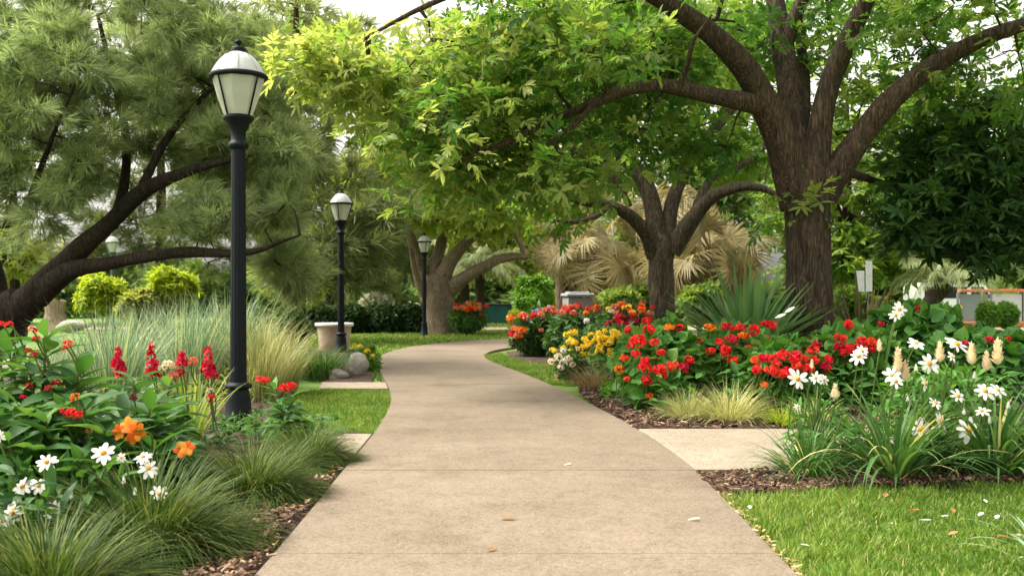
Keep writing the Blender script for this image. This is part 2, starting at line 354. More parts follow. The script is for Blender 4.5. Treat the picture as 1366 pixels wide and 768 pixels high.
PATHS = concrete("side_concrete", (0.235, 0.2, 0.158), (0.295, 0.256, 0.208), (0.84, 0.82, 0.78))
STONE = noisemat("urn_stone", [(0.32, 0.24, 0.17), (0.46, 0.37, 0.28)], scale=9, rough=0.85, bump=0.3, bscale=40)
RIM = noisemat("rim_stone", [(0.5, 0.48, 0.45), (0.66, 0.64, 0.6)], scale=9, rough=0.7)
ROCK = noisemat("pale_rock", [(0.15, 0.13, 0.11), (0.27, 0.24, 0.21), (0.38, 0.345, 0.31)], scale=4, rough=0.9, bump=0.6, bscale=12, dist=0.05)
SOIL = noisemat("mulch_soil", [(0.02, 0.011, 0.007), (0.05, 0.028, 0.018), (0.09, 0.055, 0.037)], scale=28, rough=0.95, bump=1.0, bscale=40, dist=0.03, detail=10)
CHIP = leafmat("mulch_chip", [(0.03, 0.016, 0.01), (0.075, 0.042, 0.027), (0.14, 0.085, 0.057), (0.32, 0.23, 0.15)], 0.0, rough=0.9, spec=0.15)
TURF = noisemat("turf", [(0.06, 0.11, 0.015), (0.1, 0.175, 0.022), (0.15, 0.23, 0.035)], scale=1.4, rough=0.9, bump=0.8, bscale=60, dist=0.02, detail=10)

# ------------------------------------------------------------------ ground
g = G(); g.add([(-220, -40, -0.03), (220, -40, -0.03), (220, 260, -0.03), (-220, 260, -0.03)], [np.array([(0, 1, 2, 3)])])
struct(g.build("ground", TURF))

PL = np.array([(-1.18, -3), (-1.18, 1), (-1.18, 4.6), (-1.24, 7.3), (-1.3, 9.6), (-1.45, 11.9), (-1.72, 13.9), (-2.15, 16.4), (-2.52, 18.8), (-2.78, 21.2), (-2.78, 23.4), (-2.35, 25.9), (-1.4, 28.2), (0, 30.2), (2, 31.8), (5, 33.2), (9, 34.2)], float)
PR = np.array([(1.31, -3), (1.31, 1), (1.31, 4.6), (1.34, 7.3), (1.2, 9.6), (0.86, 12.3), (0.55, 14.4), (0.17, 16.5), (-0.25, 18.6), (-0.53, 20.4), (-0.58, 21.9), (-0.4, 23.5), (0.2, 25.3), (1.3, 27.1), (3, 28.9), (5.5, 30.3), (9, 31.4)], float)
def cr2(p, n=24):
    q, _ = smooth(np.c_[p, np.zeros(len(p))], np.zeros(len(p)), step=1e9); return q
def resamp(p, n):
    Q = np.concatenate([2 * p[:1] - p[1:2], p, 2 * p[-1:] - p[-2:-1]]); o = []
    for i in range(len(p) - 1):
        p0, p1, p2, p3 = Q[i:i + 4]
        for t in np.arange(n) / n:
            o.append(0.5 * (2 * p1 + (p2 - p0) * t + (2 * p0 - 5 * p1 + 4 * p2 - p3) * t * t + (3 * p1 - p0 - 3 * p2 + p3) * t ** 3))
    o.append(p[-1]); return np.array(o)
Lc, Rc = resamp(PL, 40), resamp(PR, 40)
def path_edge(side, y):
    c = Lc if side < 0 else Rc; k = np.argsort(c[:600, 1]); return np.interp(y, c[:600, 1][k], c[:600, 0][k])
def slab(g, l, r, top, bot=-0.08, bev=0.006, wave=0.0):
    """a strip of concrete between two edge polylines with rounded arrises"""
    n = len(l); cols = 9; V = []
    for i in range(n):
        d = (r[i] - l[i]); w_ = np.linalg.norm(d); d = d / w_
        offs = [(0, bot), (0, top - bev), (bev, top)] + [(w_ * k / cols, top) for k in range(1, cols)] + [(w_ - bev, top), (w_, top - bev), (w_, bot)]
        for o, z in offs: V.append((*(l[i] + d * o), z))
    m = cols + 5; q = []
    for i in range(n - 1):
        for k in range(m - 1): q.append((i * m + k, i * m + k + 1, (i + 1) * m + k + 1, (i + 1) * m + k))
    V = np.array(V, float); g.add(V, [np.array(q)])
    g.add(V[:m], [np.arange(m)[None]]); g.add(V[-m:], [np.arange(m)[::-1][None]])
g = G(); mid = (Lc + Rc) / 2; cum = np.concatenate([[0], np.cumsum(np.linalg.norm(np.diff(mid, axis=0), axis=1))])
y0 = np.interp(4.93, mid[:200, 1], cum[:200]); joints = [y0 + 2.36 * k for k in range(-3, 17)]
joints = [max(j, 0) for j in joints if j > 0]; joints = [0] + joints + [cum[-1]]
for a, b in zip(joints[:-1], joints[1:]):
    ss = np.linspace(a + 0.002, b - 0.002, 14)
    l = np.stack([np.interp(ss, cum, Lc[:, k]) for k in (0, 1)], -1); r = np.stack([np.interp(ss, cum, Rc[:, k]) for k in (0, 1)], -1)
    slab(g, l, r, 0.03 + U(-0.0012, 0.0012))
struct(g.build("path", PATH))
# joint sand under the slabs
def strip(name, l, r, top, m):
    g = G(); slab(g, np.array(l, float), np.array(r, float), top); return struct(g.build(name, m))
ys = np.linspace(7.3, 9.55, 12); ex = np.array([path_edge(1, y) for y in ys]) + 0.01
g = G()
for k, (a, b) in enumerate(((0, 1.5), (1.5, 4.2), (4.2, 9.0))):
    l = np.stack([np.maximum(ex, 0) + a + (0.006 if a else 0), ys], -1); r = np.stack([ex + b - 0.006, ys], -1); slab(g, l, r, 0.031 - 0.001 * k)
struct(g.build("side_path", PATHS))
ys = np.linspace(7.95, 9.22, 8); ex = np.array([path_edge(-1, y) for y in ys]) - 0.012
g = G(); slab(g, np.stack([ex - 0.55, ys], -1), np.stack([ex, ys], -1), 0.029); struct(g.build("side_path", PATHS))
ys = np.linspace(13.75, 14.75, 8); ex = np.array([path_edge(-1, y) for y in ys]) - 0.012
g = G(); slab(g, np.stack([ex - 0.95, ys], -1), np.stack([ex, ys], -1), 0.029); struct(g.build("side_path", PATHS))
strip("far_path", [(-34, 37.5), (-10, 38.6), (-2, 38.7), (4, 38.2), (40, 36)], [(-34, 41.5), (-10, 41.2), (-2, 41.4), (4, 41.0), (40, 40)], 0.02, PATHS)

# --- mulch beds: rolling crumbly soil
from math import sin, cos
def inpoly(p, poly):
    x, y = p[:, 0], p[:, 1]; c = np.zeros(len(p), bool); n = len(poly); j = n - 1
    for i in range(n):
        xi, yi = poly[i]; xj, yj = poly[j]
        k = ((yi > y) != (yj > y)) & (x < (xj - xi) * (y - yi) / (yj - yi + 1e-12) + xi); c ^= k; j = i
    return c
def bed(name, poly, z=0.0, res=0.09):
    """soil sheet that follows the outline and is lumpy inside"""
    poly = np.array(poly, float); c = poly.mean(0)
    import bmesh
    bm = bmesh.new(); vs = [bm.verts.new((x, y, z)) for x, y in poly]; bm.faces.new(vs)
    bmesh.ops.triangulate(bm, faces=bm.faces[:])
    for _ in range(6):
        es = [e for e in bm.edges if e.calc_length() > max(res, 0.02 * e.verts[0].co.y)]
        if not es: break
        bmesh.ops.subdivide_edges(bm, edges=es, cuts=1); bmesh.ops.triangulate(bm, faces=bm.faces[:])
    for v in bm.verts:
        if not v.is_boundary:
            v.co.z += 0.03 * (sin(v.co.x * 7.1 + 1) * sin(v.co.y * 6.3) * 0.5 + 0.5) + rng.uniform(-0.008, 0.012)
    me = bpy.data.meshes.new(name); bm.to_mesh(me); bm.free(); me.materials.append(SOIL)
    o = bpy.data.objects.new(name, me); COL.objects.link(o); return struct(o)
def edge_pts(side, a, b, n=14, off=0.0): return [(float(path_edge(side, y)) + off, y) for y in np.linspace(a, b, n)]
BED_L = edge_pts(-1, 2.5, 9.3, 14, -0.005) + [(-2.3, 10.2), (-2.9, 12.6), (-3.3, 14.7), (-3.5, 17.5), (-12, 18), (-9, 10), (-5, 5), (-4, 2.5)]
BED_L2 = [(-2.75, 14.85), (-2.1, 14.85), (-2.25, 16.2), (-2.65, 18.2), (-2.95, 20), (-3.1, 22.4), (-3.6, 24.5), (-9, 24.5), (-9, 17.6), (-3.6, 17.6)]
BED_R = [(1.23, 9.6), (1.02, 10.6)] + [(1.0, 11.2), (0.98, 12.2), (0.9, 13.3), (1.05, 14.2), (1.0, 15.6), (0.8, 16.8), (0.95, 17.8), (0.4, 19.5), (0.0, 21), (-0.15, 23.4), (1.0, 25.6), (9, 26), (13, 18), (11, 9.6)]
BED_RF = [(1.33, 7.28), (1.33, 6.45)] + [(1.75, 6.5), (2.3, 6.72), (3.0, 6.85), (3.7, 6.9), (4.6, 6.95), (9, 7.0), (9, 7.28)]
bed("flower_bed_soil", BED_L); bed("flower_bed_soil", BED_L2); bed("flower_bed_soil", BED_R); bed("flower_bed_soil", BED_RF, res=0.06)

def scatter(poly, n):
    poly = np.array(poly); lo, hi = poly.min(0), poly.max(0); o = []
    k = 0
    while k < n:
        p = U(lo, hi, (n * 2, 2)) if False else rng.uniform(lo, hi, (n * 2, 2)); p = p[inpoly(p, poly)]; o.append(p); k += len(p)
    return np.concatenate(o)[:n]
def chips(poly, n, size):
    p = scatter(poly, n); g = G(); k = len(p)
    d = sphdirs(k); d[:, 2] *= 0.35; nh = np.stack([U(-.5, .5, k), U(-.5, .5, k), np.ones(k)], -1)
    tm = (np.array([(-.5, -.15, 0), (.5, -.2, 0), (.55, .15, 0), (-.45, .2, 0), (-.4, -.1, .12), (.42, -.12, .14), (.45, .1, .1), (-.38, .12, .12)], float),
          [np.array([(4, 5, 6, 7), (0, 1, 5, 4), (1, 2, 6, 5), (2, 3, 7, 6), (3, 0, 4, 7)])])
    z = 0.018 + 0.03 * (np.sin(p[:, 0] * 7.1 + 1) * np.sin(p[:, 1] * 6.3) * .5 + .5)
    inst(g, tm, np.c_[p, z], frames(d, nh), size * U(.4, 1.5, k), U(0, 1, k) ** 1.6)
    return g
g = chips([(-2.6, 4.0), (-1.2, 4.0), (-1.27, 7.9), (-2.6, 7.9)], 5200, 0.045); stuff(g.build("bark_mulch", CHIP), "brown bark mulch chips covering the bed left of the path", "mulch")
g = chips(BED_RF, 5200, 0.04); stuff(g.build("bark_mulch", CHIP), "brown bark mulch around the white daisies beside the front lawn", "mulch")
g = chips([(1.2, 9.65), (0.95, 12), (0.9, 13.3), (1.0, 15.6), (0.8, 16.8), (1.6, 17), (2.2, 13), (4.5, 11), (5, 9.65)], 6000, 0.06)
stuff(g.build("bark_mulch", CHIP), "brown bark mulch in front of the red flower bed", "mulch")

# --- lawns of real blades
def lawn(name, poly, n, hgt, wid, label, tall=0.0):
    p = scatter(poly, n); k = len(p); g = G()
    pat = 0.5 + 0.5 * np.sin(p[:, 0] * 2.3 + np.sin(p[:, 1] * 1.7) * 2) * np.sin(p[:, 1] * 2.1 + 1)
    pat = np.clip(pat + .5 * np.sin(p[:, 0] * 9 + 3 * np.sin(p[:, 1] * 5)) * np.sin(p[:, 1] * 8 + 2 * np.sin(p[:, 0] * 6)), 0, 1); v = np.clip(0.08 + 0.3 * pat + rng.normal(0, .2, k), 0, 1); v[U(0, 1, k) < 0.05] = 0.97
    bare = np.sin(p[:, 0] * 4.3 + 2 * np.sin(p[:, 1] * 3.1)) * np.sin(p[:, 1] * 5.7 + np.sin(p[:, 0] * 7)) > .72; thin = bare & (U(0, 1, k) < .6)
    p, v, pat = p[~thin], v[~thin], pat[~thin]; k = len(p); L = hgt * U(.5, 1.35, k) * (0.7 + 0.6 * pat)
    blades(g, np.c_[p, np.full(k, -0.025)], U(0, 6.28, k), L, wid * U(.7, 1.3, k), U(0, .5, k), U(.3, 1.5, k), 2, v, tw=1.5)
    return stuff(g.build(name, G_LAWN), label, "grass")
LAWN_F = [(1.315, 2.0), (1.315, 4.6), (1.335, 6.42), (1.75, 6.52), (2.3, 6.74), (3.0, 6.88), (3.7, 6.93), (5.2, 6.98), (5.2, 2.0)]
lawn("lawn", [(1.3, 3.9), (1.33, 6.42), (1.75, 6.52), (2.3, 6.74), (3.0, 6.88), (3.7, 6.93), (4.3, 6.95), (4.2, 3.9)], 60000, 0.06, 0.008, "short green lawn in the near right corner with fallen petals")
lawn("lawn", edge_pts(-1, 9.3, 13.7, 12, -0.01) + [(-2.75, 13.7), (-2.95, 12.6), (-2.2, 10.2)], 42000, 0.06, 0.008, "small bright lawn beside the path past the near lamp post")
lawn("lawn", [(0.5, 14.9), (0.15, 16.6), (-0.27, 18.6), (-0.55, 20.4), (-0.6, 21.9), (-0.2, 22.6), (0.0, 21), (0.4, 19.5), (0.95, 17.8), (0.75, 16.6), (0.95, 15.5), (.9, 14.6)], 26000, 0.06, 0.012, "small strip of lawn on the inside of the path bend")
lawn("lawn", edge_pts(-1, 14.9, 16, 4, -0.02) + [(-2.5, 18.3), (-2.8, 20), (-2.84, 23.4), (-2.45, 25.9), (-1.45, 28.4), (0, 30.4), (2, 32), (5, 33.4), (6, 38), (-2, 38.5), (-9, 38), (-9, 25), (-3.5, 24.5), (-3.1, 22.4), (-2.95, 20), (-2.65, 18.3), (-2.25, 16.2)], 40000, 0.07, 0.03, "green lawn beyond the bend under the far spreading tree")
lawn("lawn", [(14, 29), (26, 29), (26, 35.8), (14, 36.5)], 26000, 0.07, 0.04, "sunlit green lawn at the far right before the red railing")
lawn("lawn", [(0.6, 41.6), (-6, 41.6), (-6, 46), (6, 46)], 9000, 0.08, 0.05, "distant lawn in front of the teal cabinet")

# ------------------------------------------------------------------ trees
def bez(a, b, n, sag):
    t = np.linspace(0, 1, n)[:, None]; m = (a + b) / 2 + sag
    return (1 - t) ** 2 * a + 2 * t * (1 - t) * m + t ** 2 * b
def grow(gs, limbs, targets, rtip=0.006, ns=5, up=0.12, rmax=0.05, mi=0):
    """joins every leaf cluster to the nearest wood so far (each twig goes into the mesh of the limb it leaves); returns the twig direction at each cluster"""
    pos = np.concatenate(limbs); own = np.concatenate([np.full(len(l), -1 - k) for k, l in enumerate(limbs)]); chains = []
    base = np.min(np.linalg.norm(targets[:, None, :] - pos[None, ::3], axis=-1), axis=1)
    order = np.argsort(base); dirs = np.zeros_like(targets); par = []; cnt = []; home = []
    for ti in order:
        T = targets[ti]; k = int(np.argmin(np.linalg.norm(pos - T, axis=1))); A = pos[k]; D = np.linalg.norm(T - A)
        n = max(3, int(D / 0.22) + 2); sg = rng.normal(0, 0.1, 3) * D + np.array([0, 0, up * D])
        c = bez(A, T, n, sg); c[1:-1] += rng.normal(0, 0.018, (n - 2, 3)); chains.append(c); par.append(own[k]); cnt.append(1)
        home.append(-1 - own[k] if own[k] < 0 else home[own[k]])
        dirs[ti] = c[-1] - c[-2]
        j = len(chains) - 1; pos = np.concatenate([pos, c[1:]]); own = np.concatenate([own, np.full(n - 1, j)])
    for j in range(len(chains) - 1, -1, -1):
        if par[j] >= 0: cnt[par[j]] += cnt[j]
    for c, q, h in zip(chains, cnt, home):
        r0 = min(rmax, rtip * q ** 0.5 * 1.3); tube(gs[h], c, np.linspace(r0, rtip * .7, len(c)), ns if r0 > .015 else 4, mi, cap=False)
    return nrm(dirs)
def gap(T, vf, circles):
    """openings in a crown, so that a lamp or a limb can be seen past it"""
    qx, qy = CX + T[:, 0] / T[:, 1] * F, HZ - (T[:, 2] - EYE) / T[:, 1] * F; k = np.ones(len(T), bool)
    for a, b, r in circles: k &= np.hypot(qx - a, qy - b) > r
    return T[k], vf[k]
def clear_view(T, limbs, margin=38, keep=.15, back=2.2):
    """the main limbs stand clear of the foliage: clusters crowding their near side go behind them"""
    L = np.concatenate([l for l, _ in limbs]); q = np.stack([L[:, 0] / L[:, 1], (L[:, 2] - EYE) / L[:, 1]], -1) * F; T = T.copy()
    ins = (np.abs(q[:, 0]) < 700) & (np.abs(q[:, 1] - 11) < 420); q, L = q[ins], L[ins]
    t = np.stack([T[:, 0] / T[:, 1], (T[:, 2] - EYE) / T[:, 1]], -1) * F
    dd = np.linalg.norm(t[:, None] - q[None], axis=-1); k = dd.argmin(1); m = (dd.min(1) < margin) & (T[:, 1] < L[k, 1] + .5) & (U(0, 1, len(T)) > keep)
    T[m, 1] = L[k[m], 1] + U(.7, back, m.sum()); return T
def ell(px, py, d, rx, ry, rd, n):
    """cluster centres inside an ellipsoid given where it stands"""
    c = P(px, py, d); r = np.array([rx / F * d, rd, ry / F * d]); q = sphdirs(n) * (U(0.05, 1, n) ** (1 / 2.4))[:, None]
    return c + q * r
def limb_px(pts, d0=None):
    """[(px, py, d, width in px)] -> points and radii"""
    a = np.array([P(x, y, d) for x, y, d, w_ in pts]); r = np.array([w_ * d / F / 2 for x, y, d, w_ in pts]); return smooth(a, r, 0.12)
def crown_broad(g, T, dirs, per, rc, Ls, tmpls, vf, droop=0.25):
    n = len(T)
    for k, tm in enumerate(tmpls):
        m = per // len(tmpls) + (k < per % len(tmpls)); idx = np.repeat(np.arange(n), m)
        off = sphdirs(len(idx)) * (U(0, 1, len(idx)) ** .5)[:, None] * rc * np.array([1, 1, .7])
        d = nrm(off / rc * 0.9 + dirs[idx] * .5 + rng.normal(0, .35, (len(idx), 3)) - np.array([0, 0, droop]))
        nh = np.array([0, 0, 1.0]) + rng.normal(0, .4, (len(idx), 3))
        inst(g, tm, T[idx] + off, frames(d, nh), Ls * U(.55, 1.3, len(idx)), np.clip(vf[idx] + rng.normal(0, .13, len(idx)), 0, 1))
LFL = leaf(0.3, 3, 0.25, 0.12, peak=0.55)
ROS = [rosette(6, LFL, 0.0, 5.0, .4, 1), rosette(5, LFL, -.1, 4.4, .45, 2), rosette(7, LFL, 0.15, 5.8, .4, 3), rosette(4, leaf(.36, 3, .25, .15, peak=.55), .1, 3.6, .4, 8)]
def twiglet(k, lf, seed):
    """short twig with alternate leaves, larger towards the tip"""
    r = np.random.default_rng(seed); parts = []
    for i in range(k):
        t = i / (k - 1); az = (1 if i % 2 else -1) * (1.15 - .9 * t) + r.uniform(-.3, .3); el = r.uniform(-.35, .35)
        d = np.array([[math.cos(az) * math.cos(el), math.sin(az) * math.cos(el), math.sin(el)]]); Rm = frames(d, np.array([[0, 0, 1.0]]) + r.normal(0, .35, (1, 3)))[0]
        parts.append((lf[0] @ Rm.T * r.uniform(.55, 1.1) + np.array([t * .9, 0, -.12 * t * t + r.uniform(-.05, .05)]), lf[1]))
    return merge(parts)
LFW = leaf(0.42, 3, 0.25, 0.2, peak=0.62)
ROS = ROS[:2] + [twiglet(7, LFW, 21), twiglet(9, LFL, 22), twiglet(6, LFW, 23), twiglet(8, leaf(.36, 3, .3, .3, peak=.6), 24)]
LFB = leaf(0.34, 2, 0.25, 0.2, peak=0.42)
ROSB = [rosette(6, LFB, 0.1, 6.0, .3, 4), rosette(5, LFB, -.1, 5.0, .4, 5)]
SPRAY = [rosette(5, leaf(0.4, 2, .2, .2), 0.0, 5.6, .5, 6), rosette(6, leaf(0.45, 2, .2, .25), .2, 6.2, .5, 7)]

def tree(name, label, loc, wood, leafm, bark, trunk, limbs, T, per, rc, Ls, tm, vf, group=None, droop=.25, rtip=.007, rmax=.05, cat="tree"):
    root = thing(name, label, cat, loc, group)
    p, r = trunk; gs = [G() for _ in range(len(limbs) + 1)]; tube(gs[-1], p, r, 24, wob=.05)
    for (l, rr), q in zip(limbs, gs): tube(q, l, rr, 14, wob=.06)
    dirs = grow(gs, [l for l, _ in limbs] + [p[len(p) // 2:]], T, rtip=rtip, rmax=rmax)
    gs[-1].build("trunk", bark, root, smooth=True)
    for q in gs[:-1]: q.build("limb", bark, root, smooth=True)
    g = G(); crown_broad(g, T, dirs, per, rc, Ls, tm, vf, droop); g.build("crown", leafm, root); return root

# right foreground tree
tr = limb_px([(1080, 560, 14, 88), (1081, 500, 14, 70), (1080, 440, 14, 62), (1079, 360, 14, 59), (1077, 300, 14, 58), (1077, 262, 14, 62), (1080, 228, 14, 52), (1080, 195, 14, 26)])
lm = [limb_px(q) for q in (
    [(1066, 275, 14, 52), (1052, 222, 13.9, 47), (1034, 165, 13.8, 42), (1010, 118, 13.7, 37), (985, 82, 13.5, 33), (940, 38, 13.2, 28), (888, 4, 13, 24), (820, -28, 12.8, 20), (730, -40, 12.7, 15), (640, -20, 12.6, 10), (560, 12, 12.6, 7), (490, 50, 12.6, 4)],
    [(1016, 142, 13.75, 26), (985, 134, 13.5, 25), (945, 127, 13.4, 22), (900, 117, 13.2, 20), (860, 115, 13.0, 18), (820, 124, 12.9, 16), (780, 143, 12.8, 13), (740, 160, 12.8, 11), (695, 181, 12.7, 8), (640, 205, 12.6, 6), (575, 225, 12.5, 3)],
    [(1073, 262, 14, 40), (1062, 175, 14.2, 36), (1051, 105, 14.4, 32), (1042, 50, 14.6, 29), (1034, 0, 14.8, 25), (1026, -70, 15, 18)],
    [(1046, 72, 14.5, 20), (1060, 25, 14.5, 19), (1078, -20, 14.5, 15), (1090, -70, 14.6, 10)],
    [(1086, 255, 14, 40), (1094, 172, 13.9, 31), (1108, 108, 13.8, 28), (1132, 52, 13.7, 26), (1156, 0, 13.6, 23), (1190, -70, 13.5, 15)],
    [(1096, 262, 14, 44), (1118, 225, 13.9, 37), (1150, 180, 13.8, 33), (1185, 138, 13.6, 30), (1225, 102, 13.5, 27), (1268, 73, 13.4, 24), (1322, 48, 13.2, 21), (1385, 26, 13, 17), (1460, -10, 13, 10)],
    [(1070, 190, 14.3, 16), (1074, 120, 15, 15), (1066, 40, 15.4, 13), (1060, -40, 15.8, 9)],
    [(1100, 225, 14.1, 14), (1140, 233, 14.6, 11), (1175, 244, 15.2, 9), (1215, 252, 15.8, 5)],
    [(790, 140, 12.8, 9), (768, 165, 12.6, 7), (745, 182, 12.5, 5), (712, 205, 12.4, 3)],
    [(905, 118, 13.2, 10), (918, 85, 13, 7), (925, 55, 12.8, 5), (950, 20, 12.7, 3)])]
sets = [(ell(650, 205, 13, 165, 78, 1.9, 80), .58), (ell(560, 115, 13.4, 150, 80, 2.0, 80), .78), (ell(770, 60, 13, 190, 90, 2.1, 95), .45),  # yellower tone at left and centre paints backlight into the leaf colour
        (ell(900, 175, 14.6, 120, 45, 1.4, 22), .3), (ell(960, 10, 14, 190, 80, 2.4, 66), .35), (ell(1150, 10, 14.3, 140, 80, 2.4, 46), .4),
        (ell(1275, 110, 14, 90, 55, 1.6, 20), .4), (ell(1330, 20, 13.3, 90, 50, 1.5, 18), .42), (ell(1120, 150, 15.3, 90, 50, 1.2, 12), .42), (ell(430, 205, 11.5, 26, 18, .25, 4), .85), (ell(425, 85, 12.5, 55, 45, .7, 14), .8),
        (ell(510, 255, 13.5, 45, 40, 1.0, 14), .75), (ell(665, 285, 13.8, 80, 24, 1.2, 16), .5), (ell(800, -130, 14, 420, 90, 3, 60), .4), (ell(800, 60, 11.5, 50, 40, .5, 5), .5),  # the broad set above the frame is added for its shade
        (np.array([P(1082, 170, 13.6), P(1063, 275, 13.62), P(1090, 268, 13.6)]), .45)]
sets.append((np.array([.8, 7.5, 7.6]) + sphdirs(45) * np.array([4.2, 4.5, .9]), .4))  # unseen leaf clusters overhead, added to dim the path
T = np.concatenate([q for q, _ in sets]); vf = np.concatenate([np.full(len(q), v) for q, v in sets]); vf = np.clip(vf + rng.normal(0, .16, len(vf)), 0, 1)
T = clear_view(T, lm[:7] + [tr], 42, .12, 2.0)
qx, qy = CX + T[:, 0] / T[:, 1] * F, HZ - (T[:, 2] - EYE) / T[:, 1] * F        # the crown ends above the second lamp
k = ~(((qx < 540) & (qy > 175) & (vf < 5) & (np.abs(qx - 425) > 40)) | ((qx < 740) & (qy > 262)) | (np.hypot(qx - 455, qy - 265) < 75) | (np.hypot(qx - 567, qy - 330) < 60)); T, vf = T[k], vf[k]
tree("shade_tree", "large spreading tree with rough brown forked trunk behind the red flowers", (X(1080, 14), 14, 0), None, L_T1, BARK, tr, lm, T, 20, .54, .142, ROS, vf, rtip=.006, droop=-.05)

# second tree, mid right
tr = limb_px([(885, 490, 20, 48), (884, 450, 20, 38), (883, 400, 20, 34), (882, 355, 20, 33), (883, 328, 20, 38), (886, 312, 20, 24)])
lm = [limb_px(q) for q in (
    [(874, 340, 20, 26), (862, 312, 19.8, 21), (838, 286, 19.5, 17), (806, 272, 19.3, 14), (772, 268, 19, 11), (735, 250, 18.8, 7)],
    [(812, 274, 19.3, 9), (796, 288, 19, 8), (770, 296, 18.8, 7), (742, 294, 18.6, 4)],
    [(879, 332, 20, 28), (868, 265, 20.2, 23), (848, 226, 20.3, 21), (816, 201, 20.4, 18), (784, 190, 20.5, 14), (765, 160, 20.6, 10)],
    [(890, 332, 20, 24), (894, 285, 20.2, 20), (906, 245, 20.4, 18), (928, 204, 20.6, 16), (960, 165, 20.8, 14), (988, 128, 21, 11), (1004, 80, 21.2, 7)],
    [(896, 335, 20, 28), (924, 292, 19.8, 22), (950, 263, 19.6, 17), (985, 250, 19.4, 13), (1016, 251, 19.2, 10), (1044, 264, 19, 6)],
    [(922, 296, 19.9, 14), (938, 256, 20.1, 12), (956, 232, 20.2, 10), (986, 222, 20.3, 8), (1016, 202, 20.4, 7), (1032, 160, 20.5, 5)],
    [(840, 275, 19.5, 8), (826, 248, 19.4, 9), (806, 226, 19.3, 8), (784, 214, 19.2, 5)])]
sets = [(ell(770, 200, 20, 80, 55, 1.6, 34), .5), (ell(935, 130, 20.5, 130, 60, 2.0, 50), .5), (ell(830, 90, 20.5, 140, 60, 2, 45), .6), (ell(1015, 205, 20, 50, 35, 1.2, 14), .4), (ell(745, 260, 18.8, 45, 22, .6, 9), .35), (ell(870, 20, 21, 170, 50, 2, 30), .6)]
T = np.concatenate([q for q, _ in sets]); vf = np.clip(np.concatenate([np.full(len(q), v) for q, v in sets]) + rng.normal(0, .16, len(T)), 0, 1)
T = clear_view(T, lm + [tr], 30, .15, 2.0)
tree("shade_tree", "grey-barked tree forking low in front of the dry tan palm fronds", (X(884, 20), 20, 0), None, L_T2, BARK2, tr, lm, T, 15, .52, .175, ROS, vf)

# far tree by the bend
tr = limb_px([(587, 448, 35, 56), (586, 435, 35, 46), (585, 415, 35, 41), (584, 395, 35, 43), (585, 380, 35, 46), (586, 368, 35, 36)])
lm = [limb_px(q) for q in (
    [(572, 400, 35, 24), (560, 365, 35, 17), (552, 330, 35, 14), (540, 295, 35, 10)],
    [(580, 385, 35, 24), (582, 350, 35.2, 17), (590, 318, 35.4, 14), (596, 280, 35.6, 9)],
    [(586, 385, 35, 26), (600, 350, 34.8, 19), (618, 328, 34.6, 15), (642, 305, 34.5, 9)],
    [(592, 392, 35, 26), (618, 372, 34.6, 18), (645, 356, 34.2, 15), (672, 344, 34, 12), (705, 342, 33.8, 8)],
    [(700, 344, 33.8, 8), (696, 328, 33.8, 8), (688, 312, 33.8, 6), (690, 285, 33.8, 4)],
    [(576, 405, 35, 16), (562, 385, 34.6, 11), (553, 360, 34.4, 8), (548, 330, 34, 6)])]
sets = [(ell(600, 235, 35, 130, 80, 3.5, 90), .6), (ell(500, 265, 35, 55, 45, 2.5, 20), .5), (ell(655, 285, 34.5, 70, 32, 2.5, 26), .55), (ell(600, 120, 36, 160, 80, 3.5, 60), .7)]
T = np.concatenate([q for q, _ in sets]); vf = np.clip(np.concatenate([np.full(len(q), v) for q, v in sets]) + rng.normal(0, .18, len(T)), 0, 1)
T = clear_view(T, lm, 14, .2, 3.0); T, vf = gap(T, vf, ((567, 325, 26),))
tree("shade_tree", "far tree with several reddish trunks beside the lamp at the path bend", (X(586, 35), 35, 0), None, L_T3, BARKR, tr, lm, T, 12, .75, .42, SPRAY, vf, rtip=.012, rmax=.08)

# dark glossy tree on the right edge
tr = smooth([(8.6, 15.6, 0), (8.5, 15.6, 1.2), (8.3, 15.5, 2.6), (8.2, 15.5, 4.4), (8.1, 15.5, 6)], [.22, .19, .17, .12, .06])
lm = [limb_px(q) for q in ([(1395, 300, 15.5, 18), (1340, 285, 15.2, 14), (1280, 285, 15, 10), (1215, 295, 14.8, 5)], [(1390, 250, 15.5, 16), (1330, 215, 15.2, 12), (1260, 200, 15, 8), (1200, 215, 15, 4)], [(1385, 190, 15.5, 14), (1330, 140, 15.3, 9), (1290, 120, 15, 5)])]
sets = [(ell(1255, 255, 15, 85, 70, 1.1, 62), .4), (ell(1330, 230, 15, 80, 110, 1.3, 90), .4), (ell(1220, 300, 14.8, 60, 32, .8, 26), .3), (ell(1320, 320, 14.8, 80, 42, .9, 46), .3), (ell(1420, 240, 15.5, 60, 120, 1.2, 40), .4), (ell(1240, 180, 15.4, 50, 30, .7, 12), .55)]
T = np.concatenate([q for q, _ in sets]); vf = np.clip(np.concatenate([np.full(len(q), v) for q, v in sets]) + rng.normal(0, .18, len(T)), 0, 1)
tree("evergreen_tree", "dark glossy-leaved evergreen tree hanging in from the right edge", (8.6, 15.6, 0), None, L_MAG, BARKD, tr, lm, T, 9, .27, .23, ROSB, vf, droop=.1)

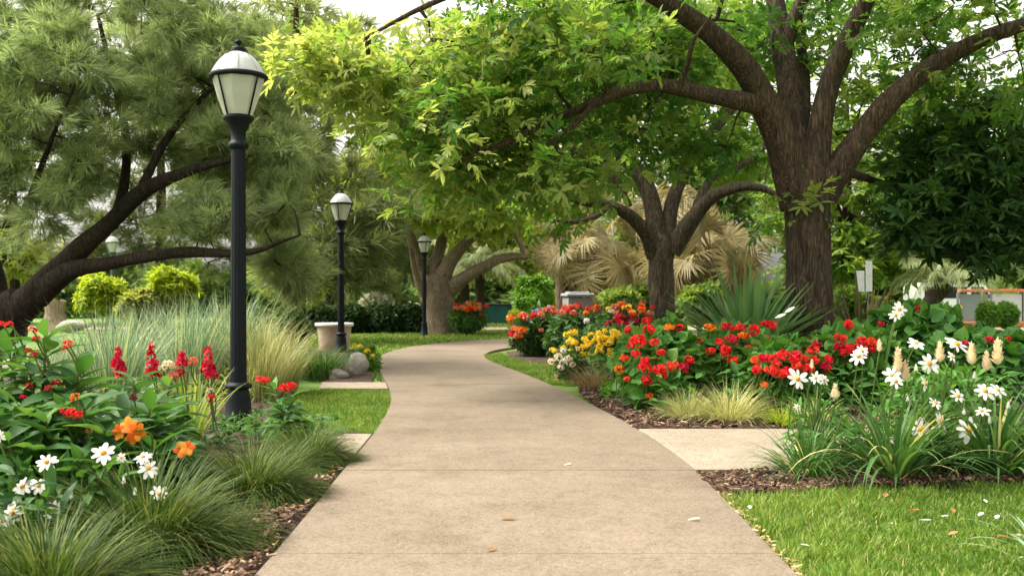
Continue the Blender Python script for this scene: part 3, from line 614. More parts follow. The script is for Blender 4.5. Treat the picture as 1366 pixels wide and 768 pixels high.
# pines
def needle_tufts(g, Pn, D, n, L, Wd, v):
    """brush-like sprays of long needles round each twig end"""
    k = len(Pn); idx = np.repeat(np.arange(k), n); m = len(idx)
    a = U(0, 2 * np.pi, m); sp = U(.15, 1.15, m); x = nrm(D)[idx]
    y = nrm(np.cross(x, np.array([.3, .2, 1.0]))); z = np.cross(x, y)
    d = nrm(x * np.cos(sp)[:, None] + (y * np.cos(a)[:, None] + z * np.sin(a)[:, None]) * np.sin(sp)[:, None] + np.array([0, 0, -.08]))
    s = Pn[idx] - x * (U(0, .32, m) * L)[:, None]; Ln = L * U(.6, 1.1, m)
    sd_ = nrm(np.cross(d, sphdirs(m))) * (Wd * .5)
    md = s + d * (Ln * .55)[:, None] - np.array([0, 0, 1.0]) * (.02 * Ln)[:, None]; tp = s + d * Ln[:, None] - np.array([0, 0, 1.0]) * (.09 * Ln)[:, None]
    V = np.stack([s - sd_ * .7, s + sd_ * .7, md + sd_, md - sd_, tp], 1); o = (np.arange(m) * 5)[:, None]
    vv = np.clip(v[idx] + rng.normal(0, .12, m), 0, 1); b = g.n
    g.add(V, [np.array([[0, 1, 2, 3]]) + o], 0, vv)
    f = np.array([[3, 2, 4]]) + o; g.L.append((f + b).ravel()); g.T.append(np.full(m, 3)); g.M.append(np.zeros(m, int)); g.A.append(np.clip(vv + .12, 0, 1))
def pine(label, loc, trunk, limbs, sets, bark, lfm, tufts, need, L, Wd, spread, rtip=.008, rmax=.06, group="long-needled pines on the left", gaps=()):
    root = thing("pine_tree", label, "tree", loc, group); T = np.concatenate([q for q, _ in sets]); vf = np.concatenate([np.full(len(q), v) for q, v in sets])
    T, vf = gap(T, vf, gaps)
    if limbs: T = clear_view(T, limbs, 34, .1, 2.5); T, vf = gap(T, vf, gaps)
    gs = [G() for _ in range(len(limbs) + 1)]; tube(gs[-1], *trunk, 18, wob=.05)
    for (l, r), q in zip(limbs, gs): tube(q, l, r, 14, wob=.06)
    dirs = grow(gs, [l for l, _ in limbs] + [trunk[0]], T, rtip=rtip, rmax=rmax, up=.05)
    gs[-1].build("trunk", bark, root, smooth=True)
    for q in gs[:-1]: q.build("limb", bark, root, smooth=True)
    idx = np.repeat(np.arange(len(T)), tufts); n = len(idx); off = sphdirs(n) * (U(0, 1, n) ** .6)[:, None] * spread * np.array([1, 1, .65])
    d = nrm(off / spread + dirs[idx] * .8 + np.array([0, 0, .25])); g = G()
    needle_tufts(g, T[idx] + off, d, need, L, Wd, np.clip(vf[idx] + rng.normal(0, .16, n), 0, 1))
    g.build("crown", lfm, root); return root
tr = limb_px([(-14, 480, 18, 90), (-6, 455, 18, 74), (4, 430, 18, 66), (14, 415, 18, 54), (30, 400, 18, 44)])
lm = [limb_px(q) for q in (
    [(8, 432, 18, 50), (40, 398, 17.9, 40), (80, 358, 17.8, 31), (118, 322, 17.6, 26), (152, 292, 17.5, 21), (182, 262, 17.4, 23), (215, 242, 17.3, 18), (262, 225, 17.2, 13), (310, 212, 17, 8)],
    [(50, 395, 17.9, 34), (92, 362, 17.6, 26), (140, 352, 17.3, 18), (192, 343, 17, 16), (250, 336, 16.8, 15), (305, 338, 16.6, 11), (345, 334, 16.5, 8), (375, 322, 16.5, 5), (400, 314, 16.5, 3)],
    [(0, 435, 18, 40), (-4, 385, 18.2, 26), (-20, 320, 18.4, 22), (-45, 240, 18.6, 16), (-50, 140, 18.8, 11), (-20, 60, 19, 7)],
    [(150, 302, 17.5, 15), (165, 250, 18, 13), (168, 180, 18.4, 11), (150, 100, 18.8, 8), (130, 20, 19, 5)],
    [(-20, 300, 18.4, 14), (25, 290, 17.6, 10), (60, 210, 17, 7), (75, 170, 16.6, 5), (110, 90, 16.5, 3)],
    [(182, 265, 17.4, 13), (220, 190, 17.6, 10), (270, 130, 17.8, 7), (330, 80, 18, 4)])]
sets = [(ell(70, 130, 17, 150, 110, 2.0, 130), .5), (ell(200, 60, 18, 150, 90, 2.0, 120), .55), (ell(30, 30, 18, 110, 60, 1.6, 46), .5), (ell(250, 190, 17.2, 110, 65, 1.6, 80), .55), (ell(60, 260, 16.8, 90, 55, 1.4, 60), .4), (ell(330, 120, 18, 90, 90, 1.6, 70), .55), (ell(250, 290, 17, 120, 32, 1.2, 44), .45), (ell(390, 250, 17.5, 60, 60, 1.3, 36), .45), (ell(-80, 180, 18, 70, 200, 2, 50), .4), (ell(150, -60, 18, 250, 60, 2, 50), .5), (ell(390, 355, 18.5, 42, 38, .6, 22), .55)]
pine("big pine at the left with a dark trunk leaning over the grasses", (X(-10, 18), 18, 0), tr, lm, sets, BARKD, L_PINE, 11, 36, .31, .010, .38, gaps=((455, 268, 62), (455, 330, 45), (150, 326, 84)), rmax=.026, rtip=.005)
def bg_pine(label, px, d, h, sets, lfm=None, seed=0, tw=.3, tufts=6, need=26, L=.6, Wd=.022, lean=0.0):
    x = X(px, d); tr = smooth([(x, d, -.1), (x + lean * .2, d, h * .3), (x + lean * .6, d, h * .6), (x + lean, d, h)], [tw, tw * .8, tw * .5, tw * .15])
    return pine(label, (x, d, 0), tr, [], sets, BARKD, lfm or L_PINED, tufts, need, L, Wd, .7, rtip=.012, rmax=.1, gaps=((150, 330, 40), (567, 330, 52), (575, 380, 45)) if d < 39 else ())
bg_pine("dark pine behind the second lamp post and stone urn", 395, 29, 11, [(ell(400, 250, 29, 90, 90, 2.5, 70), .45), (ell(465, 335, 28, 60, 44, 1.6, 38), .25), (ell(420, 90, 30, 110, 90, 2.5, 60), .5), (ell(510, 290, 28, 50, 50, 1.6, 24), .3), (ell(395, 362, 27, 48, 32, 1, 22), .6)])
bg_pine("tall hazy pine standing behind the leaning pine at far left", 215, 46, 15, [(ell(200, 200, 46, 150, 130, 3, 90), .5), (ell(290, 330, 45, 120, 50, 2, 50), .3), (ell(250, 50, 47, 190, 90, 3, 70), .6), (ell(70, 130, 47, 170, 140, 3, 80), .5), (ell(150, 310, 46, 80, 50, 2, 50), .35), (ell(120, 350, 46, 60, 25, 1.5, 14), .4)], tufts=7)
bg_pine("slim dark pine standing just left of the third lamp post", 510, 42, 9, [(ell(500, 340, 42, 60, 60, 2.5, 46), .3), (ell(520, 290, 42, 60, 50, 2.5, 30), .3)], L=.7, Wd=.03)

# background broadleaf trees
def bg_tree(label, px, d, h, els, m, Ls=.5, per=11, rc=.9, lean=0., tw=.28, bark=None):
    x = X(px, d); tr = smooth([(x, d, -.1), (x + lean * .3, d, h * .25), (x + lean * .7, d, h * .5), (x + lean, d, h * .8)], [tw, tw * .75, tw * .55, tw * .2])
    lm = []
    for k in range(4):
        a = U(0, 6.28); z0 = h * U(.22, .45); b = np.array([x + lean * .5, d, z0]); e = b + np.array([math.cos(a) * h * .28, math.sin(a) * h * .2, h * U(.2, .35)])
        lm.append(smooth([b, (b + e) / 2 + np.array([0, 0, h * .06]), e], [tw * .5, tw * .35, tw * .12], .4))
    T = np.concatenate([ell(*q[:7]) for q in els]); vf = np.clip(np.concatenate([np.full(q[6], q[7]) for q in els]) + rng.normal(0, .2, len(T)), 0, 1)
    return tree("background_tree", label, (x, d, 0), None, m, bark or BARKD, tr, lm, T, per, rc, Ls, SPRAY, vf, group="trees closing the view at the back of the park", rtip=.015, rmax=.1)
bg_tree("pale green tree far back at the left edge beyond the leaning trunk", 20, 48, 9, [(20, 340, 48, 90, 45, 3, 40, .5), (-40, 250, 48, 90, 90, 3, 40, .4)], L_BGY)
bg_tree("grey-green tree filling the gap between the pines and far lamp", 440, 56, 17, [(430, 180, 56, 110, 110, 4, 70, .5), (560, 320, 55, 60, 50, 3, 34, .3), (460, 330, 56, 100, 60, 3, 40, .3), (420, 60, 56, 60, 60, 4, 24, .5)], L_BG)
bg_tree("tall yellow-green tree behind the far forked tree", 620, 55, 18, [(590, 190, 55, 130, 110, 4, 90, .45), (680, 120, 56, 110, 100, 4, 60, .5), (640, 320, 54, 90, 45, 3, 34, .3)], L_BGY)
bg_tree("pale olive tree rising above the dry palms at centre", 770, 58, 18, [(760, 200, 58, 110, 100, 4, 70, .5), (830, 110, 58, 120, 90, 4, 60, .55), (720, 320, 56, 70, 60, 3, 44, .4), (770, 290, 56, 60, 50, 3, 30, .5)], L_BGY)
bg_tree("mid green tree behind the grey-barked forking tree", 930, 50, 15, [(920, 180, 50, 120, 120, 4, 70, .5), (980, 60, 52, 140, 90, 4, 60, .6), (900, 330, 48, 90, 60, 3, 36, .35), (1000, 270, 48, 70, 60, 3, 40, .6), (820, 310, 49, 60, 50, 3, 26, .5)], L_BG)
bg_tree("fresh green tree just right of the big brown trunk", 1130, 36, 11, [(1130, 250, 36, 90, 110, 2.5, 70, .6), (1060, 300, 36, 50, 90, 2, 36, .5), (1150, 340, 35, 70, 45, 2, 40, .55), (1200, 170, 37, 100, 80, 2.5, 46, .5)], L_T2, Ls=.4, rc=.6)
bg_tree("yellowish tree seen under the dark evergreen at right", 1240, 54, 13, [(1230, 250, 54, 110, 80, 3, 50, .45), (1220, 330, 54, 90, 50, 3, 40, .4)], L_BGY)
bg_tree("grey-green tree at the far right behind the railing", 1370, 52, 14, [(1360, 240, 52, 110, 90, 3, 56, .5), (1340, 345, 52, 100, 40, 3, 36, .3), (1400, 130, 52, 80, 70, 3, 24, .5)], L_BG)
g = G()
for px in range(-160, 1560, 22):
    d = U(58, 74); n = 150; c = P(px + U(-10, 10), 395, d); c[2] = 0
    r = np.array([1.8, 1.8, U(1.8, 4.2)]); q = sphdirs(n); q[:, 2] = np.abs(q[:, 2]); p = c + q * r * U(.6, 1.0, (n, 1))
    inst(g, SPRAY[0], p, frames(nrm(q + rng.normal(0, .5, (n, 3))), np.array([0, 0, 1.0]) + rng.normal(0, .4, (n, 3))), .75, np.clip(U(.1, .6) + rng.normal(0, .15, n), 0, 1))
stuff(g.build("distant_wood", L_BG), "distant band of green undergrowth closing the park behind everything", "undergrowth")

# ------------------------------------------------------------------ palms
def fan_template(k=26, seed=0, droop=.35, spread=4.3, split=.62):
    """pleated fan: ribs joined near the stalk, free and drooping at the tips"""
    r = np.random.default_rng(seed); parts = []
    for i in range(k):
        a = -spread / 2 + spread * (i + .5) / k; L = (0.78 + .22 * math.cos(a * .5)) * r.uniform(.93, 1.05); wv = spread / k
        dz = droop * r.uniform(.5, 1.6); V = []; a2 = a + r.uniform(-.09, .09)
        for t, ww in ((.04, 1.), (.35, 1.0), (split, .85), (.84, .4), (1.0, .04)):
            rr = t * L; hw = wv * rr * .5 * ww if t <= split else wv * split * L * .5 * ww; z = -dz * t ** 2.2
            aa = a if t <= split else a2; c, s = math.cos(aa), math.sin(aa); e = .22 * hw
            V += [(rr * c - hw * s, rr * s + hw * c, z + e), (rr * c, rr * s, z - e), (rr * c + hw * s, rr * s - hw * c, z + e)]
        f = []
        for j in range(4): b = j * 3; f += [(b, b + 3, b + 4, b + 1), (b + 1, b + 4, b + 5, b + 2)]
        parts.append((np.array(V), [np.array(f)]))
    return merge(parts)
FANT = [fan_template(34, 1, .26, split=.56), fan_template(38, 2, .42, split=.52), fan_template(32, 3, .16, split=.56)]
def fan_palm(label, px, d, zc, rx, rz, n, m, size, ht, vlo=.1, vhi=.9, hang=.35, group=None, tw=.2, lean=0.):
    root = thing("fan_palm", label, "palm", (X(px, d), d, 0), group); c = np.array([X(px, d) + lean, d, zc])
    g = G(); p, r = smooth([(X(px, d), d, -.1), (X(px, d) + lean * .4, d, ht * .5), (c[0], d, zc + rz * .2)], [tw, tw * .85, tw * .8], .2); tube(g, p, r, 12, wob=.08); g.build("trunk", BARKR, root, smooth=True)
    q = sphdirs(n); hub = c + q * np.array([rx, rx, rz]) * U(.5, .95, (n, 1))
    g = G()
    for k in range(n): tube(g, bez(c + q[k] * .05, hub[k], 5, np.array([0, 0, .12])), np.linspace(.022, .014, 5), 4, cap=False)
    g.build("leaf_stalk", m, root)
    d_ = nrm(q * .55 + rng.normal(0, .4, (n, 3)) - np.array([0, 0, hang])); nh = nrm(q * 1.0 + np.array([0, 0, .15]) + rng.normal(0, .4, (n, 3)))
    ks = rng.integers(0, 3, n)
    for k in range(n):
        f = G(); inst(f, FANT[ks[k]], hub[k][None], frames(d_[k][None], nh[k][None]), np.array([size * U(.7, 1.15)]), 0.5)
        v0 = U(vlo, vhi); f.A = [np.clip(v0 * .85 + np.repeat(U(0, .25, len(f.A[0]) // 8), 8), 0, 1)]
        f.build("frond", m, root)
    return root
GP = "dry tan fan palms behind the flower beds"
fan_palm("dry tan fan palm left of the forking grey tree", 797, 27.5, 2.45, 1.45, .85, 40, FAN, .8, 2.2, group=GP, lean=.1)
fan_palm("dry tan fan palm right of the forking grey tree with upright fronds", 965, 24.5, 2.3, 1.4, .95, 40, FAN, .8, 2.2, group=GP, hang=.15, lean=-.3)
fan_palm("taller dry fan palm showing through the fork of the grey tree", 882, 30.5, 3.9, 1.6, .9, 34, FAN, .82, 4, group=GP)
fan_palm("slender fan palm with pale hanging fronds beside the grey litter bin", 749, 29, 2.75, .7, .7, 24, FAN, .65, 2.3, group=GP, hang=.7, tw=.22)
def feather_palm(label, px, d, zc, L, n, m, ht, lean=0., droop=1.9, tw=.25, v=.5):
    root = thing("feather_palm", label, "palm", (X(px, d), d, 0)); c = np.array([X(px, d) + lean, d, zc])
    g = G(); p, r = smooth([(X(px, d), d, -.1), (X(px, d) + lean * .5, d, zc * .5), c], [tw, tw * .9, tw * .9], .25); tube(g, p, r, 12, wob=.1); g.build("trunk", BARKD, root, smooth=True)
    for i in range(n):
        a = 2.4 * i; th0 = U(.15, 1.1); th = th0; q = [c.copy()]; hd = np.array([math.cos(a), math.sin(a), 0])
        for s in range(12):
            th = th0 + (droop - .2 + U(-.05, .05)) * ((s + 1) / 12) ** 1.1; q.append(q[-1] + L / 12 * (hd * math.sin(th) + np.array([0, 0, math.cos(th)])))
        q = np.array(q); f = G(); tube(f, q, np.linspace(.03, .008, 13), 4, v=v, cap=False)
        k = 34; tt = np.linspace(.12, 1, k); bp = np.stack([np.interp(tt, np.linspace(0, 1, 13), q[:, j]) for j in range(3)], -1)
        tg = nrm(np.gradient(bp, axis=0))
        for sgn in (-1, 1):
            sdv = np.cross(tg, np.array([0, 0, 1.0]) + .001) * sgn; dd = nrm(sdv * .8 + tg * .6 + np.array([0, 0, -.55]) + rng.normal(0, .1, (k, 3)))
            inst(f, leaf(.07, 2, .2, .25), bp, frames(dd, np.array([0, 0, 1.0]) + rng.normal(0, .2, (k, 3))), L * .3 * (1.05 - .6 * tt), np.clip(v + rng.normal(0, .2, k), 0, 1))
        f.build("frond", m, root)
    return root
feather_palm("green palm with drooping fronds behind the far spreading tree", 640, 47, 2.4, 2.5, 26, FANG, 2.2, v=.5)
feather_palm("shaggy palm with drooping fronds at right beyond the notice board", 1205, 33, 1.7, 1.9, 26, FANG, 2, lean=1.4, v=.55, tw=.3)

# ------------------------------------------------------------------ lamps
def lamp_post(label, loc, iron, sc=1.0):
    root = thing("lamp_post", label, "lamp post", (0, 0, 0), "black lantern lamp posts along the path"); o = (0, 0, 0)
    g = G(); lathe(g, [(.15, -.04), (.148, .05), (.135, .06), (.118, .30), (.1, .40), (.096, .415), (.12, .42), (.126, .435), (.126, .45), (.105, .468), (.085, .478), (.08, .48)], o, 28); g.build("base", iron, root, smooth=True)
    g = G(); ns = 48; th = np.arange(ns) / ns * 2 * np.pi; rr = 1 - .05 * (np.cos(th * 12) > .3); V = []
    zs = [(.47, .079), (.6, .077), (1.6, .072), (2.72, .066)]
    for z, r in zs: V.append(np.stack([np.cos(th) * r * rr, np.sin(th) * r * rr, np.full(ns, z)], -1))
    k = np.arange(ns); g.add(np.concatenate(V), [np.concatenate([np.stack([i * ns + k, i * ns + (k + 1) % ns, (i + 1) * ns + (k + 1) % ns, (i + 1) * ns + k], -1) for i in range(3)])]); g.build("post", iron, root)
    g = G(); lathe(g, [(.066, 2.7), (.085, 2.715), (.097, 2.735), (.097, 2.755), (.08, 2.775), (.068, 2.79), (.07, 2.87), (.09, 2.91), (.105, 2.95), (.14, 2.985), (.146, 3.0), (.146, 3.02), (.13, 3.03)], o, 28); g.build("collar", iron, root, smooth=True)
    g = G(); lathe(g, [(.132, 3.022), (.2, 3.2), (.252, 3.385), (.24, 3.39)], o, 8); gl = g.build("glass_shade", GLASS, root)
    g = G()
    for i in range(4):
        a = math.pi / 4 + i * math.pi / 2 + .25; tube(g, [(.138 * cos(a), .138 * sin(a), 3.02), (.258 * cos(a), .258 * sin(a), 3.39)], .0095, 6)
    fr = g.build("shade_rib", iron, root)
    g = G(); lathe(g, [(.245, 3.378), (.265, 3.378), (.275, 3.392), (.275, 3.412), (.262, 3.425), (.245, 3.425)], o, 32); g.build("rim", iron, root, smooth=True)
    g = G(); lathe(g, [(.255, 3.42), (.25, 3.43), (.222, 3.485), (.178, 3.55), (.12, 3.608), (.07, 3.634), (.05, 3.636)], o, 32); dm = g.build("dome", DOME, root, smooth=True)
    g = G()
    for i in range(8):
        a = i * math.pi / 4 + .25; tube(g, [(.258 * cos(a), .258 * sin(a), 3.425), (.225 * cos(a), .225 * sin(a), 3.488), (.181 * cos(a), .181 * sin(a), 3.553), (.122 * cos(a), .122 * sin(a), 3.612)], .0035, 4)
    g.build("dome_seam", DOMES, dm)
    g = G(); lathe(g, [(.066, 3.622), (.068, 3.63), (.068, 3.672), (.06, 3.684), (.03, 3.69), (.02, 3.7), (.018, 3.712), (.03, 3.722), (.034, 3.735), (.028, 3.75), (.01, 3.76)], o, 20); g.build("finial", iron, root, smooth=True)
    root.location = loc; root.scale = (sc,) * 3; return root
def glassmat():
    m, t, b = mat("frosted_glass"); N, Lk = t.nodes, t.links
    tc = N.new("ShaderNodeTexCoord"); n = N.new("ShaderNodeTexNoise"); n.inputs["Scale"].default_value = 3.5; n.inputs["Detail"].default_value = 8; n.inputs["Roughness"].default_value = .7
    Lk.new(tc.outputs["Object"], n.inputs["Vector"]); r = N.new("ShaderNodeValToRGB"); r.color_ramp.elements[0].position = .3; r.color_ramp.elements[1].position = .65
    r.color_ramp.elements[0].color = (.5, .5, .43, 1); r.color_ramp.elements[1].color = (.74, .74, .66, 1); Lk.new(n.outputs[0], r.inputs[0]); Lk.new(r.outputs[0], b.inputs["Base Color"])
    b.inputs["Roughness"].default_value = .25; tr = N.new("ShaderNodeBsdfTranslucent"); tr.inputs[0].default_value = (.8, .8, .7, 1)
    mx = N.new("ShaderNodeMixShader"); mx.inputs[0].default_value = .4; Lk.new(b.outputs[0], mx.inputs[1]); Lk.new(tr.outputs[0], mx.inputs[2]); Lk.new(mx.outputs[0], N["Material Output"].inputs[0]); return m
GLASS = glassmat(); DOME = noisemat("dome_acrylic", [(.3, .32, .31), (.5, .52, .5)], scale=6, rough=.35, detail=8); DOMES = plain("dome_seam", (.3, .3, .29), .5)
lp = lamp_post("nearest black lamp post with tapered white lantern in the left flower bed", (X(318, 9.55), 9.55, 0), IRON)
dup(lp, (X(455, 22.7), 22.7, 0), .4, 1.0, "second black lamp post standing beside the stone urn")
dup(lp, (X(566, 33), 33, 0), .9, .91, "far black lamp post in front of the reddish forked tree")
l4 = lamp_post("distant lamp post with teal post behind the lemon green shrubs", (X(150, 39), 39, 0), IRONT)

# ------------------------------------------------------------------ hard objects
root = thing("stone_urn", "round tan stone planter urn with pale rim beside second lamp post", "planter", (X(446, 23.6), 23.6, 0)); c = (X(446, 23.6), 23.6, 0)
g = G(); lathe(g, [(.34, -.02), (.355, .02), (.37, .3), (.4, .55), (.405, .585)], c, 36); g.build("bowl", STONE, root, smooth=True)
g = G(); lathe(g, [(.4, .586), (.445, .592), (.455, .61), (.455, .65), (.44, .668), (.3, .672), (.28, .655)], c, 36); g.build("rim", RIM, root, smooth=True)
def rock(label, c, s, sub=3):
    import bmesh
    bm = bmesh.new(); bmesh.ops.create_icosphere(bm, subdivisions=sub, radius=1.0); ph = rng.uniform(0, 6, 6)
    for v in bm.verts:
        p = v.co; k = 1 + .16 * sin(p.x * 2.3 + ph[0]) * sin(p.y * 2.1 + ph[1]) + .12 * sin(p.z * 3.1 + ph[2] + p.x * 2) + .05 * sin(p.x * 7 + ph[3]) * sin(p.y * 6 + p.z * 5)
        v.co = Vector((p.x * s[0], p.y * s[1], p.z * s[2])) * k
    me = bpy.data.meshes.new("boulder"); bm.to_mesh(me); bm.free(); me.materials.append(ROCK)
    for f in me.polygons: f.use_smooth = True
    o = bpy.data.objects.new("boulder", me); COL.objects.link(o); o.location = [float(q) for q in c]; return tag(o, label, "boulder", "pale boulders")
rock("rounded pale boulder leaning at the foot of the second lamp post", (X(477, 16.3), 16.3, .14), (.2, .2, .2))
rock("small flat pale rock beside the grass tuft near the short concrete strip", (X(452, 15.6), 15.6, .05), (.17, .13, .1))
rock("grey flat slab of rock lying behind the grasses at far left", (X(97, 36), 36, .22), (.6, .4, .2))
rock("pale rock low among the leaves at the left edge", (X(14, 12), 12, .32), (.22, .2, .2))
tr_root = thing("tree_stump", "broad tan stump standing at the far left behind the grasses", "stump", (X(75, 37), 37, 0))
g = G(); tube(g, [(X(75, 37), 37, -.1), (X(74, 37), 37, .35), (X(73, 37), 37, .75), (X(72, 37), 37, 1.15)], [.5, .38, .32, .36], 14, wob=.18)
tube(g, [(X(76, 37), 37, .6), (X(84, 37), 36.9, .95), (X(86, 37), 36.9, 1.15)], [.2, .15, .12], 9, wob=.1); g.build("trunk", barkmat("stump_bark", (.16, .11, .08), (.42, .32, .25)), tr_root, smooth=True)

root = thing("litter_bin", "grey panelled litter bin with flat lid behind the orange flowers", "bin", (X(770, 25.5), 25.5, 0)); bx = X(770, 25.5)
CONG = noisemat("bin_concrete", [(.16, .155, .145), (.25, .245, .23)], scale=20, rough=.85); LID = noisemat("bin_lid", [(.22, .23, .25), (.32, .33, .35)], scale=10, rough=.5)
g = G(); box(g, (bx, 25.5, .62), (.62, .62, 1.28), bev=.02, rz=.2); g.build("body", CONG, root)
g = G(); box(g, (bx, 25.5, 1.33), (.70, .70, .09), bev=.025, rz=.2); box(g, (bx, 25.5, 1.39), (.52, .52, .05), bev=.02, rz=.2); g.build("lid", LID, root)

root = thing("utility_cabinet", "dark teal metal cabinet under the far palm", "cabinet", (X(662, 49), 49, 0)); TEAL = noisemat("teal_paint", [(.012, .08, .085), (.02, .11, .115)], scale=5, rough=.5); DARK = plain("dark_metal", (.02, .02, .022), .5)
cxx = X(662, 49); g = G(); box(g, (cxx, 49, .43), (1.35, .9, .86), bev=.02); g.build("body", TEAL, root)
g = G(); box(g, (cxx, 49, .9), (1.5, 1.0, .07), bev=.015); g.build("lid", DARK, root)
for s in (-1, 1):
    g = G(); box(g, (cxx + s * .72, 48.9, .43), (.09, .95, .88), bev=.01); g.build("side_panel", DARK, root)
g = G(); box(g, (cxx, 48.545, .45), (.012, .012, .74)); g.build("door_seam", DARK, root)

# notice board with two sheets
root = thing("notice_board", "white notice board with two sheets on a thin post at right", "sign", (X(1157, 19), 19, 0)); sx = X(1157, 19)
PAPER = plain("white_paper", (.84, .85, .86), .6); GREYM = plain("grey_post", (.25, .26, .27), .4, .6); INK = plain("ink_grey", (.3, .31, .33), .8)
g = G(); tube(g, [(sx, 19, -.1), (sx, 19, 2.0)], .022, 10); g.build("post", GREYM, root)
for (pxa, pxb, pya, pyb) in ((1141.5, 1153, 361.5, 389), (1155, 1163.5, 348.5, 389)):
    a, b = P(pxa, pya, 18.95), P(pxb, pyb, 18.95); s = G(); box(s, ((a + b) / 2), (b[0] - a[0], .014, a[2] - b[2]), bev=.003); pn = s.build("panel", PAPER, root)
    s = G()
    for k in range(7):
        wv = (b[0] - a[0]) * U(.35, .7); box(s, ((a[0] + b[0]) / 2 - .01, 18.942, a[2] - (a[2] - b[2]) * (.17 + .1 * k)), (wv, .003, .009))
    s.build("print", INK, pn)
# railing
RAILR = noisemat("rail_orange", [(.42, .11, .045), (.55, .17, .07)], scale=4, rough=.45); PALE = plain("pale_panel", (.5, .52, .54), .25)
root = thing("railing", "long railing with orange-red top rail and grey panels at far right", "railing", (X(1320, 42), 42, 0))
xa, xb = X(1278, 42), X(1500, 42); g = G(); box(g, ((xa + xb) / 2, 42, 1.53), (xb - xa, .16, .13), bev=.02); g.build("top_rail", RAILR, root)
for k in range(6):
    x = xa + (xb - xa) * k / 5; g = G(); box(g, (x, 42.02, .72), (.09, .09, 1.48)); g.build("post", GREYM, root)
for k in range(5):
    x0, x1 = xa + (xb - xa) * k / 5 + .1, xa + (xb - xa) * (k + 1) / 5 - .1; g = G(); box(g, ((x0 + x1) / 2, 42.05, .82), (x1 - x0, .03, 1.15)); g.build("panel", PALE if k % 2 else plain("grey_glass", (.2, .23, .24), .12), root)
g = G(); box(g, ((xa + xb) / 2, 41.9, .1), (xb - xa, .35, .26), bev=.02); g.build("kerb", RAILR, root)
# parked van
WP = noisemat("white_paint", [(.74, .75, .76), (.8, .8, .8)], scale=2, rough=.25); DG = plain("dark_glass", (.02, .025, .03), .08); RUB = plain("rubber", (.02, .02, .02), .8)
vx, vy = X(1287, 47), 47; root = thing("parked_van", "white van parked far right, half hidden by the shaggy palm", "van", (vx, vy, 0))
def extr(g, prof, y0, y1, mi=0):
    n = len(prof); V = [(x, y0, z) for x, z in prof] + [(x, y1, z) for x, z in prof]; k = np.arange(n)
    g.add(V, [np.stack([k, (k + 1) % n, n + (k + 1) % n, n + k], -1), ], mi); g.add(V[:n], [k[None]], mi); g.add(V[n:], [k[::-1][None]], mi)
g = G(); extr(g, [(vx - 2.2, .35), (vx + 2.1, .35), (vx + 2.25, .6), (vx + 2.2, 1.0), (vx + 1.5, 1.12), (vx + .95, 1.85), (vx + .6, 1.95), (vx - 2.05, 1.95), (vx - 2.2, 1.7)], vy, vy + 1.8); g.build("body", WP, root)
g = G(); extr(g, [(vx + .3, 1.2), (vx + 1.3, 1.2), (vx + .85, 1.75), (vx + .3, 1.75)], vy - .012, vy + .01); g.build("window", DG, root)
g = G(); extr(g, [(vx - 1.9, 1.2), (vx + .1, 1.2), (vx + .1, 1.75), (vx - 1.9, 1.75)], vy - .012, vy + .01); g.build("window", DG, root)
g = G(); box(g, (vx + .05, vy - .015, .62), (3.9, .03, .1), bev=.01); g.build("side_trim", RUB, root)
for s in (-1.4, 1.4):
    g = G(); V = []; th = np.arange(24) / 24 * 2 * np.pi
    for yy, r in ((-.03, .2), (-.05, .3), (0, .34), (.2, .34)): V.append(np.stack([vx + s + r * np.cos(th), np.full(24, vy + yy), .34 + r * np.sin(th)], -1))
    k = np.arange(24); g.add(np.concatenate(V), [np.concatenate([np.stack([i * 24 + k, i * 24 + (k + 1) % 24, (i + 1) * 24 + (k + 1) % 24, (i + 1) * 24 + k], -1) for i in range(3)])]); g.add(V[0], [k[None]]); g.build("wheel", RUB, root)

# ------------------------------------------------------------------ flower makers (each bloom is a part of its plant)
PET = leaf(.46, 5, .12, .12, peak=.66, base=.35, tip=.42)
PETR = leaf(.8, 5, -.12, .3, peak=.62, base=.3, tip=.4)
BLOB = rosette(6, leaf(.7, 2, .3, .2, peak=.6, tip=.3), .6, 6.28, .3, 9)
def stem_to(g, a, b, r=.006, mi=1, sag=.06):
    a = np.asarray(a); b = np.asarray(b); tube(g, bez(a, b, 7, rng.normal(0, .03, 3) + np.array([0, 0, sag])), np.linspace(r * 1.2, r, 7), 5, mi, cap=False)
def daisy(root, p, size, face, base=None, n=9, pm=None, stem=True):
    size = size * U(.78, .95); p = np.asarray(p, float); fz = nrm(np.asarray(face, float)); g = G()
    x = nrm(np.cross(fz, np.array([.2, .1, 1.0]) if abs(fz[2]) < .9 else np.array([0, 1.0, 0]))); y = np.cross(fz, x)
    a = np.arange(n) / n * 2 * np.pi + U(-.12, .12, n); d = x * np.cos(a)[:, None] + y * np.sin(a)[:, None] + fz * U(-.2, .12, n)[:, None]
    R = frames(d, np.broadcast_to(fz, (n, 3)) + rng.normal(0, .15, (n, 3))); inst(g, PET, p + d * size * .08, R, size * .5 * U(.72, 1.08, n), U(.1, 1, n))
    if stem and base is not None: stem_to(g, base, p - fz * .01, .0045)
    f = g.build("flower", [pm or WHITE, STEM], root)
    c = G(); V = []; ns = 10; th = np.arange(ns) / ns * 2 * np.pi
    for r, h in ((.135, 0), (.13, .05), (.08, .1), (.01, .12)): V.append(p + fz * h * size + (x * np.cos(th)[:, None] + y * np.sin(th)[:, None]) * r * size)
    k = np.arange(ns); c.add(np.concatenate(V), [np.concatenate([np.stack([i * ns + k, i * ns + (k + 1) % ns, (i + 1) * ns + (k + 1) % ns, (i + 1) * ns + k], -1) for i in range(3)])])
    for v in c.V: v -= 0
    o = c.build("flower_centre", CENTRE, root, smooth=True); o.parent = f; return f
